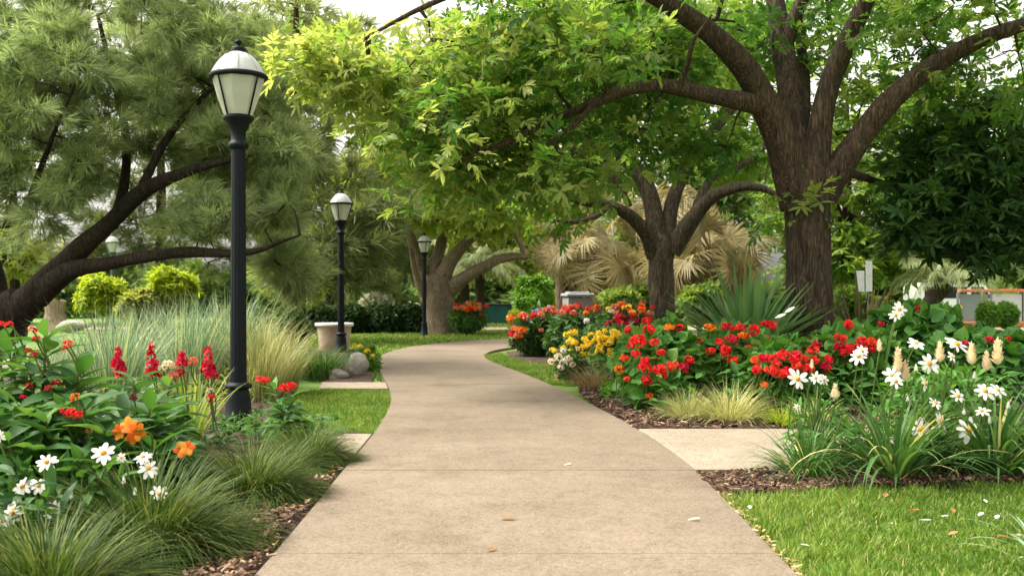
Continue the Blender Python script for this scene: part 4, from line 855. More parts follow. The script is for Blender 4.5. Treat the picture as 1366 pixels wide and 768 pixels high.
def head(root, p, size, m, base=None, n=30, flat=.75, name="flower"):
    """a ball of small blooms (geranium-like)"""
    size = size * .8; n = int(n * 1.5); p = np.asarray(p, float); q = sphdirs(n); q[:, 2] = q[:, 2] * .8 + .25; q = nrm(q); g = G()
    inst(g, BLOB, p + q * np.array([1, 1, flat]) * size * .5 * U(.55, 1, (n, 1)), frames(np.cross(q, sphdirs(n)), q), size * .21 * U(.7, 1.2, n), U(0, 1, n))
    if base is not None: stem_to(g, base, p, .005)
    return g.build(name, [m, STEM], root)
def spike(root, p, h, w_, m, base=None, n=40, name="flower_spike"):
    """upright spike; p is its foot"""
    p = np.asarray(p, float); t = U(0, 1, n); a = U(0, 6.28, n); r = w_ * .5 * (1.1 - .75 * t) * U(.4, 1.1, n); q = np.stack([np.cos(a), np.sin(a), .45 + 0 * a], -1); g = G()
    inst(g, BLOB, p + np.stack([np.cos(a) * r, np.sin(a) * r, t * h], -1), frames(np.cross(q, sphdirs(n)), q), w_ * .38 * (1.1 - .5 * t) * U(.7, 1.2, n), U(0, 1, n))
    tube(g, [p - np.array([0, 0, .02]), p + np.array([0, 0, h * .9])], [.006, .003], 5, 1, cap=False)
    if base is not None: stem_to(g, base, p, .006)
    return g.build(name, [m, STEM], root)
def bud(root, p, h, w_, base=None, m=None):
    """cream bud of overlapping scales, p = middle"""
    h = h * .8; w_ = w_ * .85; p = np.asarray(p, float) - np.array([0, 0, h / 2]); n = 70; t = np.arange(n) / n; a = t * n * 2.4; r = w_ * .36 * (1 - t) ** .75 * np.minimum(1, .5 + t / .3) ; g = G()
    d = np.stack([np.cos(a) * .3, np.sin(a) * .3, np.ones(n)], -1); nh = np.stack([np.cos(a), np.sin(a), .2 + 0 * a], -1)
    inst(g, leaf(.55, 3, -.3, -.05, peak=.4, base=.5), p + np.stack([np.cos(a) * r, np.sin(a) * r, t * h * .8], -1), frames(d * np.array([1.9, 1.9, 1]) + rng.normal(0, .12, (n, 3)), nh), h * .2 * U(.7, 1.2, n), U(.0, 1, n))
    lathe(g, [(w_ * .1, 0), (w_ * .26, h * .15), (w_ * .2, h * .45), (w_ * .08, h * .8), (.002, h)], p, 10)
    if base is not None: stem_to(g, base, p, .005)
    return g.build("flower_bud", [m or CREAM, STEM], root)
def trumpet(root, p, size, face, m=None, base=None):
    p = np.asarray(p, float); fz = nrm(np.asarray(face, float)); x = nrm(np.cross(fz, np.array([.1, .2, 1.0]))); y = np.cross(fz, x); g = G(); n = 5
    a = np.arange(n) / n * 2 * np.pi + U(0, 1); d = (x * np.cos(a)[:, None] + y * np.sin(a)[:, None]) * .85 + fz * .55
    inst(g, PETR, np.repeat(p[None], n, 0), frames(d, np.broadcast_to(fz, (n, 3)) - d * .5), size * .55 * U(.9, 1.15, n), U(0, 1, n))
    if base is not None: stem_to(g, base, p, .005)
    return g.build("flower", [m or ORNG, STEM], root)

# ------------------------------------------------------------------ grass tufts
def tuft_mesh(n, r0, L, Wd, th0, th1, segs, vr, pw=1.0, cluster=.5, dome=0.):
    g = G(); a = U(0, 6.28, n); rr = r0 * U(0, 1, n) ** .5; b = np.stack([np.cos(a) * rr, np.sin(a) * rr, np.full(n, -.02)], -1)
    az = a + rng.normal(0, cluster, n); f = rr / r0; Lk = U(L[0], L[1], n) * (1 - dome * f)
    blades(g, b, az, Lk, Wd * U(.7, 1.25, n), th0[0] + (th0[1] - th0[0]) * f + rng.normal(0, .1, n), th1[0] + (th1[1] - th1[0]) * f + rng.normal(0, .22, n), segs, np.where(U(0, 1, n) < .05, U(.85, 1, n), np.clip(rng.normal(vr[0], vr[1], n), 0, .92)), pw=pw)
    return g
def tuft(name, label, cat, loc, m, args, group=None, rot=0., sc=1.):
    root = thing(name, label, cat, (0, 0, 0), group); tuft_mesh(*args).build("foliage", m, root); root.location = [float(q) for q in loc]; root.rotation_euler[2] = rot; root.scale = (sc,) * 3; return root
GM = "fine mounded grass tufts along the left path edge"
mo = tuft("grass_tuft", "large mounded fine grass tuft at the bottom left beside the mulch", "ornamental grass", (X(200, 5.1), 5.1, 0), G_MONDO, (2600, .29, (.5, .66), .0078, (.0, .95), (.9, 2.6), 6, (.4, .3), .95, .6, .34), GM, 0., 1.14)
dup(mo, (X(335, 6.4), 6.4, 0), 1.9, .94, "round fine grass tuft in front of the nearest lamp post")
dup(mo, (X(413, 7.75), 7.75, 0), 3.7, .8, "fine grass tuft nearest the concrete stub, right of the lamp base")
dup(mo, (X(385, 7.3), 7.3, 0), 5.0, .64, "fine grass tuft half hidden directly below the lamp base")
dup(mo, (X(70, 4.3), 4.25, -.04), 2.7, 1.05, "fine grass tuft cut by the bottom left corner")
dup(mo, (X(232, 6.4), 6.5, 0), .7, .7, "small fine grass tuft tucked behind the two big tufts")
GB = "tall ornamental grasses behind the left flower bed"
tall = (520, .3, (.8, 1.4), .0145, (.0, .3), (.2, 1.35), 6, (.35, .24), 1.8, .5)
bt = tuft("ornamental_grass", "blue-green grass clump behind the leftmost red flower spike", "ornamental grass", (X(152, 11), 11, 0), G_BLUE, tall, GB)
dup(bt, (X(248, 12.6), 12.6, 0), 1.4, 1.08, "blue-green grass clump behind the middle red flower spikes")
dup(bt, (X(300, 13.6), 13.6, 0), 2.9, 1.15, "tall blue-green grass clump rising behind the nearest lamp post")
dup(bt, (X(200, 14), 14, 0), 4.2, 1.05, "blue-green grass clump in front of the lemon green shrubs")
dup(bt, (X(95, 12.5), 12.5, 0), 5.2, .8, "low blue-green grass at left below the grey slab")
yt = tuft("ornamental_grass", "straw yellow grass clump just right of the nearest lamp post", "ornamental grass", (X(347, 12.3), 12.3, 0), G_YEL, (400, .2, (.7, 1.35), .014, (.0, .35), (.2, 1.45), 6, (.5, .28), 1.8, .5), GB)
dup(yt, (X(378, 13.2), 13.2, 0), 2.0, .8, "yellow-green arching grass between the lamp post and stone urn")
dup(yt, (X(330, 14.5), 14.5, 0), 4.0, 1.05, "straw yellow grass with tall tips behind the lamp post")
tuft("grass_tuft", "narrow upright grass at left edge above the lance leaves", "ornamental grass", (X(42, 9), 9, 0), G_BLUE, (120, .12, (.7, 1.15), .009, (.0, .2), (.1, .8), 5, (.5, .2), 1.5, .5))
tuft("strap_leaf_plant", "green strap-leaved clump in front of the stone urn", "plant", (X(425, 15.8), 15.8, 0), G_STRAP, (420, .28, (.5, .8), .017, (.0, .4), (.6, 1.9), 5, (.4, .17), 1.2, .5))
tuft("grass_tuft", "small silvery grass tuft beside the boulder at the second lamp", "ornamental grass", (X(452, 17), 17, 0), G_BLUE, (260, .15, (.35, .55), .009, (.0, .5), (.6, 1.9), 5, (.45, .2), 1.2, .5))
GR = "small grass tufts edging the right flower bed"
vt = tuft("grass_tuft", "cream variegated grass tuft at the bed edge by the side path", "ornamental grass", (X(972, 10.25), 10.25, 0), G_CREAM, (620, .2, (.38, .62), .0085, (.0, .8), (.7, 2.0), 6, (.6, .25), 1.0, .5), GR)
dup(vt, (X(918, 10.45), 10.45, 0), 2.1, .78, "smaller cream variegated grass tuft left of the bigger one")
tuft("grass_tuft", "grey-green grass tuft left of the cream grasses", "ornamental grass", (X(866, 11.6), 11.6, 0), G_BLUE, (380, .15, (.32, .5), .011, (.0, .7), (.8, 2.1), 6, (.33, .16), 1.0, .5), GR)
tuft("grass_tuft", "brown wispy grass tuft below the yellow flowers", "ornamental grass", (X(795, 13.8), 13.8, 0), G_BROWN, (420, .18, (.4, .62), .007, (.0, .8), (.7, 1.9), 5, (.5, .25), 1.0, .5), GR)
tuft("grass_tuft", "lime green grass tuft right of the cream grasses", "ornamental grass", (X(1040, 9.95), 9.95, 0), L_LEMON, (110, .12, (.25, .42), .016, (.0, .8), (.7, 1.9), 5, (.3, .2), 1.0, .5), GR)
tuft("grass_tuft", "small pale tuft behind the narrow strap clump at the side path", "ornamental grass", (X(1085, 10.1), 10.1, 0), G_CREAM, (140, .14, (.3, .45), .012, (.0, .7), (.7, 1.9), 5, (.4, .25), 1.0, .5), GR)
# sword-leaved plants
def sword(label, px, d, z, n, L, Wd, th1, m, vr):
    root = thing("sword_leaf_plant", label, "plant", (0, 0, 0)); tuft_mesh(n, .2, L, Wd, (.0, 1.15), th1, 7, vr, 1.6, .6).build("foliage", m, root)
    g = G(); tube(g, [(0, 0, -z - .05), (0, 0, -z * .4), (0, 0, .1)], [.14, .12, .1], 12, wob=.1); g.build("stem", BARKD, root, smooth=True); root.location = (X(px, d), d, z)
sword("large grey-green sword-leaved plant left of the big brown trunk", 1000, 13.6, .55, 120, (.95, 1.4), .115, (.1, 1.5), G_SWORD, (.5, .24))
sword("bronze sword-leaved plant under the white notice board", 1150, 14.6, .5, 90, (.85, 1.3), .085, (.1, 1.2), G_BRONZE, (.35, .3))

# ------------------------------------------------------------------ shrubs
def lumpy(n, r, lobes=9, amp=.3, lo=.55):
    q = sphdirs(n); c = sphdirs(lobes); k = 1 - amp + amp * 1.1 * np.max(np.clip(q @ c.T, 0, 1) ** 6 * U(.5, 1, lobes), axis=1)
    return q, q * k[:, None] * (U(lo ** 2, 1, n) ** .5)[:, None] * np.array(r)
def foliage(c, r, n, tm, size, vm=.45, vs=.2, amp=.3, up=.5, zmin=.02, lo=.55, flat=.6):
    g = G(); q, o = lumpy(n, r, 11, amp, lo); p = np.asarray(c, float) + o; k = p[:, 2] > zmin; q, p = q[k], p[k]; n = len(p)
    d = nrm(q * .8 + rng.normal(0, .6, (n, 3)) - np.array([0, 0, .1])); nh = nrm(q * flat + np.array([0, 0, up]) + rng.normal(0, .35, (n, 3)))
    inst(g, tm, p, frames(d, nh), size * U(.6, 1.25, n), np.clip(rng.normal(vm, vs, n), 0, 1)); return g
def stems(g, c, r, n, m=0):
    b = np.array([c[0], c[1], -.03])
    for k in range(n):
        q = sphdirs(1)[0]; q[2] = abs(q[2]); e = np.asarray(c) + q * np.array(r) * .75; tube(g, bez(b + rng.normal(0, .03, 3) * np.array([1, 1, 0]), e, 6, np.array([0, 0, .1])), np.linspace(.014, .006, 6), 5, cap=False)
def shrub(name, label, c, r, n, m, tm, size, vm=.45, vs=.2, group=None, amp=.3, cat="shrub", up=.5, lo=.55, flat=.6):
    root = thing(name, label, cat, (c[0], c[1], 0), group); g = G(); stems(g, c, r, 9); g.build("stem", STEMB, root)
    foliage(c, r, n, tm, size, vm, vs, amp, up, lo=lo, flat=flat).build("foliage", m, root); return root
SL = leaf(.5, 2, .25, .2, peak=.45); SL2 = leaf(.36, 3, .25, .3, peak=.4); HEART = heart(); TRI = rosette(3, leaf(.6, 2, .2, .2), .1, 4.2, .2, 12)
def C(px, py, d): return P(px, py, d)
def sz(px, d): return px / F * d
shrub("lemon_shrub", "lemon green rounded shrub left of its twin beyond the grasses", C(135, 392, 24), (sz(40, 24), .7, sz(32, 24)), 1500, L_LEMON, SPRAY[0], .15, .5, .28, "lemon green shrubs", .4, lo=.45, up=.8)
shrub("lemon_shrub", "taller lemon green shrub behind the blue-green grasses", C(228, 388, 23), (sz(40, 23), .7, sz(38, 23)), 1700, L_LEMON, SPRAY[0], .15, .5, .28, "lemon green shrubs", .4, lo=.45, up=.8)
shrub("shrub", "loose grey-green shrub between the lemon green pair", C(185, 408, 22.5), (sz(34, 22), .5, sz(26, 22)), 700, L_BGY, SPRAY[1], .16)
shrub("shrub", "dark feathery shrub left of the stone urn", C(389, 440, 20), (sz(32, 20), .5, sz(28, 20)), 1500, L_SHRUB, SPRAY[0], .13, .55, .2)
shrub("shrub", "rounded dusty green shrub behind the yellow grasses", C(330, 428, 24), (sz(40, 24), .6, sz(26, 24)), 900, L_SHRUB, SPRAY[1], .16, .5)
HG = "dark clipped hedge bushes behind the urn"
for k, (px, lb, h) in enumerate(((428, "dark hedge bush right behind the stone urn", 22), (470, "dark hedge bush between the urn and the third lamp", 25), (512, "dark hedge bush left of the third lamp post", 27), (548, "dark hedge bush touching the third lamp post", 24))):
    shrub("hedge_bush", lb, C(px, 426, 34.5 + .4 * k), (sz(30, 34), .8, sz(h, 34)), 1300, L_HEDGE, SPRAY[0], .2, .45, .25, HG)
shrub("white_flower_shrub", "low pale flowering shrub beyond the hedge behind the urn", C(500, 405, 40), (sz(26, 40), .7, sz(16, 40)), 700, leafmat("pale_bloom", [(.1, .14, .06), (.4, .4, .33), (.65, .62, .55)], .2), SPRAY[0], .2)
shrub("shrub", "bright green bush beside the teal cabinet", C(712, 392, 43), (sz(32, 43), 1.0, sz(34, 43)), 2000, L_BRIGHT, SPRAY[0], .24, .45, .3, amp=.6, lo=.3)
shrub("shrub", "low lime shrub at the edge of the distant lawn", C(692, 422, 44), (sz(16, 44), .5, sz(10, 44)), 500, L_LEMON, SPRAY[0], .18, .3)
shrub("shrub", "fresh green shrub between the forking tree and the sword-leaved plant", C(935, 405, 23), (sz(42, 23), .8, sz(30, 23)), 1300, L_T2, SPRAY[1], .2, .6, .25, amp=.65, lo=.25)
shrub("shrub", "yellow-green shrub in the gap left of the forking tree", C(828, 402, 24), (sz(38, 24), .7, sz(22, 24)), 900, L_T2, SPRAY[1], .18, .75, .25, amp=.65, lo=.25)
shrub("shrub", "dark shrub behind the trunk of the forking tree", C(790, 398, 29), (sz(34, 29), .8, sz(30, 29)), 1200, L_HEDGE, SPRAY[0], .2, .5, .2)
CB = "clipped round bushes on the far right lawn"
shrub("clipped_bush", "left clipped round bush on the far right lawn", C(1318, 420, 36), (sz(17, 36), .45, sz(20, 36)), 1100, L_BRIGHT, SPRAY[0], .1, .35, .2, CB, amp=.08)
shrub("clipped_bush", "right clipped round bush on the far right lawn", C(1343, 420, 36.5), (sz(17, 36), .45, sz(20, 36)), 1100, L_BRIGHT, SPRAY[0], .1, .35, .2, CB, amp=.08)
shrub("shrub", "rounded green shrub low behind the bronze sword leaves", C(1130, 408, 22), (sz(45, 22), .7, sz(28, 22)), 900, L_T2, SPRAY[1], .18, .5, amp=.6, lo=.25)

# flowering bushes; flowers: (px, py, size in px, petals)
def bloom_bush(name, label, c, r, n, m, tm, size, flowers, group=None, vm=.45, amp=.25, up=.6, df=None, kind="head", nb=22, flat=.6, lo=.55):
    root = shrub(name, label, c, r, n, m, tm, size, vm, .2, group, amp, "flowering bush", up, lo, flat)
    for px, py, s, pm in flowers:
        if pm is RED: pm = (RED, RED, RED, RED, RED, RED, SCAR, CRIM)[rng.integers(8)]; s *= U(.62, .98)
        # the bloom sits on the front of the bush where the line of sight meets it
        dx = (X(px, c[1]) - c[0]) / r[0]; dz = (P(px, py, c[1])[2] - c[2]) / r[2]; q = max(0.0, 1 - dx * dx - dz * dz) ** .5
        d = c[1] - r[1] * q * 1.0 - .03; p = P(px, py, d); b = np.array([p[0] + rng.normal(0, .03), d + .22, max(.02, p[2] - .28)])
        if kind == "spike": spike(root, p - np.array([0, 0, sz(s, d)]), sz(s * 2, d), sz(s, d), pm, b)
        else: head(root, p, sz(s, d), pm, b, nb)
    return root
def rnd_fl(cx, cy, rx, ry, n, s, mats_):
    o = []
    for _ in range(n):
        a = U(0, 6.28); q = U(.1, 1) ** .5; o.append((cx + rx * q * math.cos(a), cy + ry * q * math.sin(a), s * U(.7, 1.3), mats_[rng.integers(len(mats_))]))
    return o
GGR = "red flowering bushes with broad leaves"
R_ = RED
bloom_bush("geranium_bush", "broad-leaved red flowering bush at the left end of the red bed", C(880, 492, 11.6), (sz(62, 11.6), .75, sz(66, 11.6)), 950, L_GER, HEART, .175,
    [(851, 455, 34, R_), (838, 440, 22, R_), (866, 440, 30, R_), (863, 428, 18, R_), (882, 470, 22, R_), (897, 487, 22, R_), (880, 493, 22, R_), (862, 507, 22, R_), (893, 437, 16, ORNG), (833, 478, 20, R_), (826, 492, 16, ORNG), (836, 505, 15, R_), (919, 481, 22, R_), (911, 491, 22, R_), (907, 437, 18, R_), (866, 528, 13, ORNG), (930, 455, 18, R_), (947, 437, 18, ORNG)] + rnd_fl(880, 470, 45, 32, 8, 20, [R_]), GGR)
bloom_bush("geranium_bush", "broad-leaved red flowering bush in front of the sword-leaved plant", C(975, 490, 11.9), (sz(72, 11.9), .8, sz(66, 11.9)), 1000, L_GER, HEART, .175,
    [(968, 435, 26, R_), (988, 437, 26, R_), (1007, 440, 22, R_), (1020, 432, 18, R_), (979, 455, 16, R_), (960, 456, 20, R_), (966, 464, 16, R_), (990, 448, 14, ORNG), (1030, 434, 20, R_)] + rnd_fl(985, 458, 50, 22, 12, 18, [R_]), GGR)
bloom_bush("geranium_bush", "dark green bush with paired red flower heads behind the cream grasses", C(1040, 508, 11.0), (sz(75, 11), .65, sz(60, 11)), 1100, L_GER, HEART, .13,
    [(1030, 478, 24, R_), (1045, 474, 28, R_), (1060, 480, 22, R_), (1036, 486, 18, R_), (1010, 493, 24, R_), (1027, 493, 20, R_), (1063, 488, 18, R_), (1085, 468, 26, R_), (1105, 482, 22, R_), (1100, 488, 16, CRIM), (1020, 513, 12, ORNG), (1055, 500, 12, ORNG)] + rnd_fl(1055, 484, 55, 18, 14, 19, [R_]), GGR, vm=.35)
bloom_bush("geranium_bush", "red flowering bush at the foot of the big brown trunk", C(1130, 480, 12.2), (sz(72, 12), .7, sz(52, 12)), 950, L_GER, HEART, .17,
    [(1062, 463, 28, CRIM), (1084, 460, 24, CRIM), (1105, 480, 24, R_), (1130, 433, 22, R_), (1150, 455, 22, R_), (1161, 457, 24, R_), (1120, 463, 20, CRIM), (1078, 470, 14, R_), (1140, 470, 14, R_)] + rnd_fl(1115, 462, 55, 16, 12, 20, [R_]), GGR)
bloom_bush("large_leaf_bush", "large dark-leaved bush with few red flowers right of the trunk", C(1215, 455, 13), (sz(72, 13), .8, sz(50, 13)), 900, L_GER, HEART, .2, [(1227, 412, 14, CRIM), (1175, 432, 12, CRIM), (1283, 436, 16, CRIM), (1280, 410, 10, YELL)], vm=.25)
bloom_bush("large_leaf_bush", "large dark-leaved bush at the right edge behind the daisies", C(1310, 476, 12.5), (sz(72, 12.5), .8, sz(38, 12.5)), 700, L_GER, HEART, .2, [(1320, 453, 14, CRIM), (1287, 458, 12, CRIM), (1345, 452, 12, RED)], vm=.2)
GO = "bushes with orange and red flowers on the inside of the bend"
MIX = [ORNG, RED, SALM, ORNG]
bloom_bush("orange_flower_bush", "dark bush with rusty flowers nearest the path bend", C(715, 445, 21.6), (sz(38, 21.6), .7, sz(32, 21.6)), 1900, L_SHRUB, SL2, .17,
    rnd_fl(692, 430, 14, 20, 14, 11, [SALM, CRIM, ORNG]) + rnd_fl(720, 418, 25, 6, 9, 12, [RED, SALM]) + [(722, 440, 8, SALM), (690, 448, 12, ORNG), (700, 424, 11, CREAM)], GO)
bloom_bush("orange_flower_bush", "bush with red and orange flowers in front of the litter bin", C(770, 445, 20.6), (sz(48, 20.6), .8, sz(36, 20.6)), 2300, L_SHRUB, SL2, .17,
    rnd_fl(770, 413, 40, 5, 16, 12, [RED, ORNG, SALM]) + [(783, 428, 11, WHITE), (793, 435, 11, RED), (780, 444, 9, RED), (752, 412, 11, RED), (745, 416, 11, SALM)], GO)
bloom_bush("orange_flower_bush", "bush with orange and yellow flowers left of the forking tree", C(835, 438, 19.4), (sz(50, 19.4), .8, sz(36, 19.4)), 2200, L_SHRUB, SL2, .16,
    rnd_fl(845, 412, 40, 8, 18, 12, [ORNG, YELL, ORNG, SALM, RED]) + rnd_fl(828, 428, 22, 8, 12, 12, [MAROON, CRIM, MAROON]) + [(812, 432, 12, RED), (838, 436, 9, WHITE), (842, 430, 10, CREAM), (816, 415, 9, WHITE), (832, 436, 12, ORNG)], GO)
shrub("agapanthus", "clump of blue flowers at the far left end of the orange flowers", C(727, 428, 23.5), (.45, .4, .35), 300, L_SHRUB, SL2, .2, cat="flowering plant")
ag = bpy.data.objects["agapanthus"]
for k in range(9): q = P(712 + 3.6 * k + U(-1, 1), 413 + U(-3, 4), 23.3 + U(-.2, .2)); head(ag, q, .17, BLUE, (q[0], q[1], .5), 20)
GY = "yellow flowering bushes"
bloom_bush("yellow_flower_bush", "bush of bright yellow flowers beside the strip of lawn", C(782, 470, 16), (sz(42, 16), .55, sz(32, 16)), 1700, L_SHRUB, SL2, .11,
    [(757, 446, 13, YELL), (765, 443, 13, YELL), (759, 456, 12, YELL), (766, 457, 12, YELL), (780, 452, 11, YELL), (785, 461, 14, YELL), (778, 463, 12, YELL), (762, 470, 14, YELL), (790, 478, 15, YELL), (741, 469, 12, YELL), (736, 466, 9, YELL), (751, 472, 11, CREAM), (770, 466, 11, CREAM), (797, 468, 14, YELL), (775, 478, 10, YELL)] + rnd_fl(775, 462, 32, 20, 14, 10, [YELL]), GY)
bloom_bush("yellow_flower_bush", "yellow flowering bush touching the left red bush", C(820, 465, 15.4), (sz(36, 15.4), .5, sz(34, 15.4)), 1500, L_SHRUB, SL2, .11,
    [(805, 453, 20, YELL), (800, 448, 14, YELL), (812, 456, 16, YELL), (821, 446, 16, YELL), (818, 442, 12, YELL), (800, 467, 15, YELL), (793, 470, 12, YELL), (815, 468, 13, YELL), (820, 477, 9, ORNG), (838, 484, 12, SALM)] + rnd_fl(812, 458, 24, 18, 9, 11, [YELL]), GY)
bloom_bush("cream_flower_plant", "cream flowering plant at the mulch edge below the yellow flowers", C(760, 487, 15.2), (sz(22, 15.2), .3, sz(20, 15.2)), 420, L_SHRUB, SL2, .12,
    [(737, 482, 14, CREAM), (745, 476, 14, CREAM), (752, 483, 14, WHITE), (758, 478, 12, CREAM), (748, 490, 12, CREAM), (744, 500, 11, CREAM), (742, 507, 8, CREAM), (752, 468, 11, WHITE), (764, 486, 10, CREAM), (752, 512, 8, WHITE)])
shrub("ferny_plant", "small bright green feathery plant between brown grass and red bush", C(825, 525, 12.6), (sz(24, 12.6), .25, sz(22, 12.6)), 800, L_BRIGHT, TRI, .085, .5, .2, cat="plant")
bloom_bush("yellow_flower_bush", "low yellow flowering shrub by the path behind the boulder", C(487, 484, 17.6), (sz(24, 17.6), .4, sz(28, 17.6)), 900, L_BRIGHT, SL2, .11, [(480, 462, 9, YELL), (490, 468, 9, YELL), (473, 460, 8, YELL), (484, 474, 7, YELL), (497, 474, 7, YELL)], vm=.25)
bloom_bush("orange_flower_bush", "green bush with red flowers right of the far spreading tree", C(622, 425, 34), (sz(30, 34), .8, sz(20, 34)), 1400, L_SHRUB, SPRAY[0], .18, rnd_fl(625, 408, 26, 6, 22, 9, [RED, ORNG, SALM]) + [(641, 420, 9, RED)], vm=.65)
bloom_bush("orange_flower_bush", "low bush with pale flowers just behind the third lamp post", C(570, 412, 40), (sz(24, 40), .8, sz(14, 40)), 800, L_SHRUB, SPRAY[0], .2, rnd_fl(565, 404, 24, 5, 16, 8, [CREAM, SALM, WHITE]), vm=.5)

# ------------------------------------------------------------------ left flower bed: tall lance-leaved plants
LANCE = leaf(.33, 5, .35, .32, peak=.42, base=.12)
def lance_plant(name, label, c, stems_, size, m=None, group=None, vm=.42, flowers=()):
    """stems_: [(px, py, d)] tops"""
    root = thing(name, label, "flowering plant", (c[0], c[1], 0), group); sg = G(); lg = G()
    for px, py, d in stems_:
        top = P(px, py, d); b = np.array([c[0] + (top[0] - c[0]) * .35 + rng.normal(0, .04), c[1] + (top[1] - c[1]) * .4 + rng.normal(0, .04), -.03])
        q = bez(b, top, 14, np.array([0, 0, .08])); tube(sg, q, np.linspace(.012, .006, 14), 6, cap=False)
        n = int(13 + 22 * (top[2] / .9)); t = np.linspace(.22, 1, n); p = np.stack([np.interp(t, np.linspace(0, 1, 14), q[:, k]) for k in range(3)], -1)
        a = np.arange(n) * 2.4 + U(0, 6); el = -.05 + .75 * t ** 3 + rng.normal(0, .15, n); d_ = np.stack([np.cos(a) * np.cos(el), np.sin(a) * np.cos(el), np.sin(el)], -1)
        inst(lg, LANCE, p, frames(d_, np.array([0, 0, 1.0]) + rng.normal(0, .22, (n, 3))), size * 1.15 * U(.7, 1.15, n) * (1.05 - .3 * t), np.clip(rng.normal(vm, .2, n), 0, 1))
    sg.build("stem", STEMB, root, smooth=True); lg.build("foliage", m or L_LANCE, root, smooth=True); return root
GL = "tall lance-leaved plants in the left flower bed"
p1 = lance_plant("lance_leaf_plant", "tall lance-leaved plant with dark red buds at the left edge", (X(50, 6.2), 6.2), [(62, 448, 6.1), (12, 470, 6.3), (105, 498, 6.0), (-20, 500, 6), (25, 540, 5.7), (78, 545, 5.8), (40, 500, 6.1), (-10, 560, 5.6), (90, 520, 6.1)], .33, group=GL)
for px, py, s in ((44, 441, 14), (48, 452, 14), (91, 458, 14), (88, 464, 12), (46, 472, 12), (38, 468, 12), (75, 510, 14), (65, 518, 13), (38, 515, 12), (30, 530, 11), (12, 433, 14), (3, 432, 12), (72, 548, 12), (30, 607, 8)): q = P(px, py, 5.95 + U(-.1, .1)); head(p1, q, sz(s, 6), CRIM if py > 470 else RED, (q[0] + .03, q[1] + .15, q[2] - .2), 14)
p2 = lance_plant("lance_leaf_plant", "lance-leaved plant with red and orange buds beside the white zinnias", (X(108, 5.8), 5.8), [(112, 545, 5.7), (140, 575, 5.6), (70, 585, 5.5), (160, 600, 5.6), (45, 600, 5.4), (5, 590, 5.4), (100, 625, 5.3), (130, 620, 5.4), (60, 560, 5.6)], .31, group=GL)
for px, py, s, m in ((92, 550, 18, RED), (104, 553, 17, RED), (85, 548, 12, CRIM), (101, 527, 13, ORNG), (97, 532, 10, ORNG), (143, 648, 13, RED), (118, 575, 10, SALM)): q = P(px, py, 5.5); head(p2, q, sz(s, 5.5), m, (q[0], q[1] + .12, q[2] - .18), 14)
p3 = lance_plant("lance_leaf_plant", "lance-leaved plant carrying the big orange bloom", (X(190, 6.3), 6.3), [(178, 507, 6.5), (200, 545, 6.2), (215, 560, 6.3), (165, 560, 6.1), (225, 590, 6.2), (205, 600, 5.9), (215, 545, 6.8)], .29, group=GL)
for px, py, fx, fz in ((160, 576, -.5, .1), (172, 568, .1, .6), (182, 576, .6, .1), (178, 582, .3, -.5)): q = P(px, py, 5.55); trumpet(p3, q, sz(21, 5.5), (fx, -1, fz), base=(q[0], q[1] + .2, q[2] - .15))
for px, py in ((243, 600), (250, 597)): q = P(px, py, 5.9); trumpet(p3, q, sz(18, 5.9), (.3, -1, .4), base=(q[0], q[1] + .15, q[2] - .1))
q = P(178, 530, 6.2); head(p3, q, sz(14, 6), MAROON, (q[0], q[1] + .1, q[2] - .2), 14)
p4 = lance_plant("lance_leaf_plant", "leafy plant with crimson spikes just left of the lamp base", (X(255, 7.6), 7.6), [(225, 515, 7.5), (235, 535, 7.7), (215, 560, 7.2), (205, 530, 7.8), (190, 520, 8.2)], .25, group=GL)
for px, py, h, s in ((157, 496, 32, 14), (202, 500, 42, 13), (277, 500, 36, 15), (243, 487, 18, 12), (208, 503, 22, 12), (162, 500, 18, 12), (282, 504, 22, 13)):
    d = 7.7; q = P(px, py, d); spike(p4, q, sz(h, d), sz(s, d), CRIM, (q[0] + .02, d + .1, .25), 46)
for px, py, s, m in ((258, 482, 18, SALM), (233, 500, 20, SALM), (224, 487, 20, CREAM), (213, 492, 14, CREAM), (240, 497, 16, CRIM), (281, 530, 14, CRIM), (281, 520, 10, CREAM)): q = P(px, py, 7.7); head(p4, q, sz(s, 7.7), m, (q[0], 7.8, q[2] - .2), 16)
tuft("strap_leaf_plant", "yellow-green strap-leaved clump between the crimson spikes", "plant", (X(252, 8.3), 8.3, 0), leafmat("strap_lime", [(.1, .17, .03), (.22, .28, .06), (.5, .45, .2)], .3), (60, .1, (.5, .85), .026, (.0, .3), (.2, 1.2), 6, (.4, .25), 1.5, .6))
p5 = lance_plant("lance_leaf_plant", "broad-leaved plant with two orange-red blooms right of the lamp base", (X(386, 8.6), 8.6), [(368, 518, 8.7), (388, 528, 8.6), (376, 545, 8.3), (374, 540, 8.4), (394, 550, 8.5), (380, 562, 8.2)], .2, m=L_LANCE, group=GL, vm=.5)
for px, py, s in ((347, 506, 14), (355, 507, 13), (378, 517, 16), (388, 515, 16), (384, 519, 12)): q = P(px, py, 8.3); head(p5, q, sz(s, 8.3), RED, (q[0], 8.4, q[2] - .2), 16)
lance_plant("lance_leaf_plant", "low lance-leaved plant in front of the nearest lamp base", (X(270, 7.0), 7.0), [(215, 585, 6.8), (232, 600, 6.6), (205, 610, 6.5)], .2, group=GL)
lance_plant("lance_leaf_plant", "lance-leaved plant at the left edge behind the red buds", (X(10, 8), 8), [(0, 455, 8), (-50, 450, 8), (40, 480, 7.8), (90, 500, 8), (130, 510, 8), (140, 530, 7.6)], .28, group=GL, vm=.5)
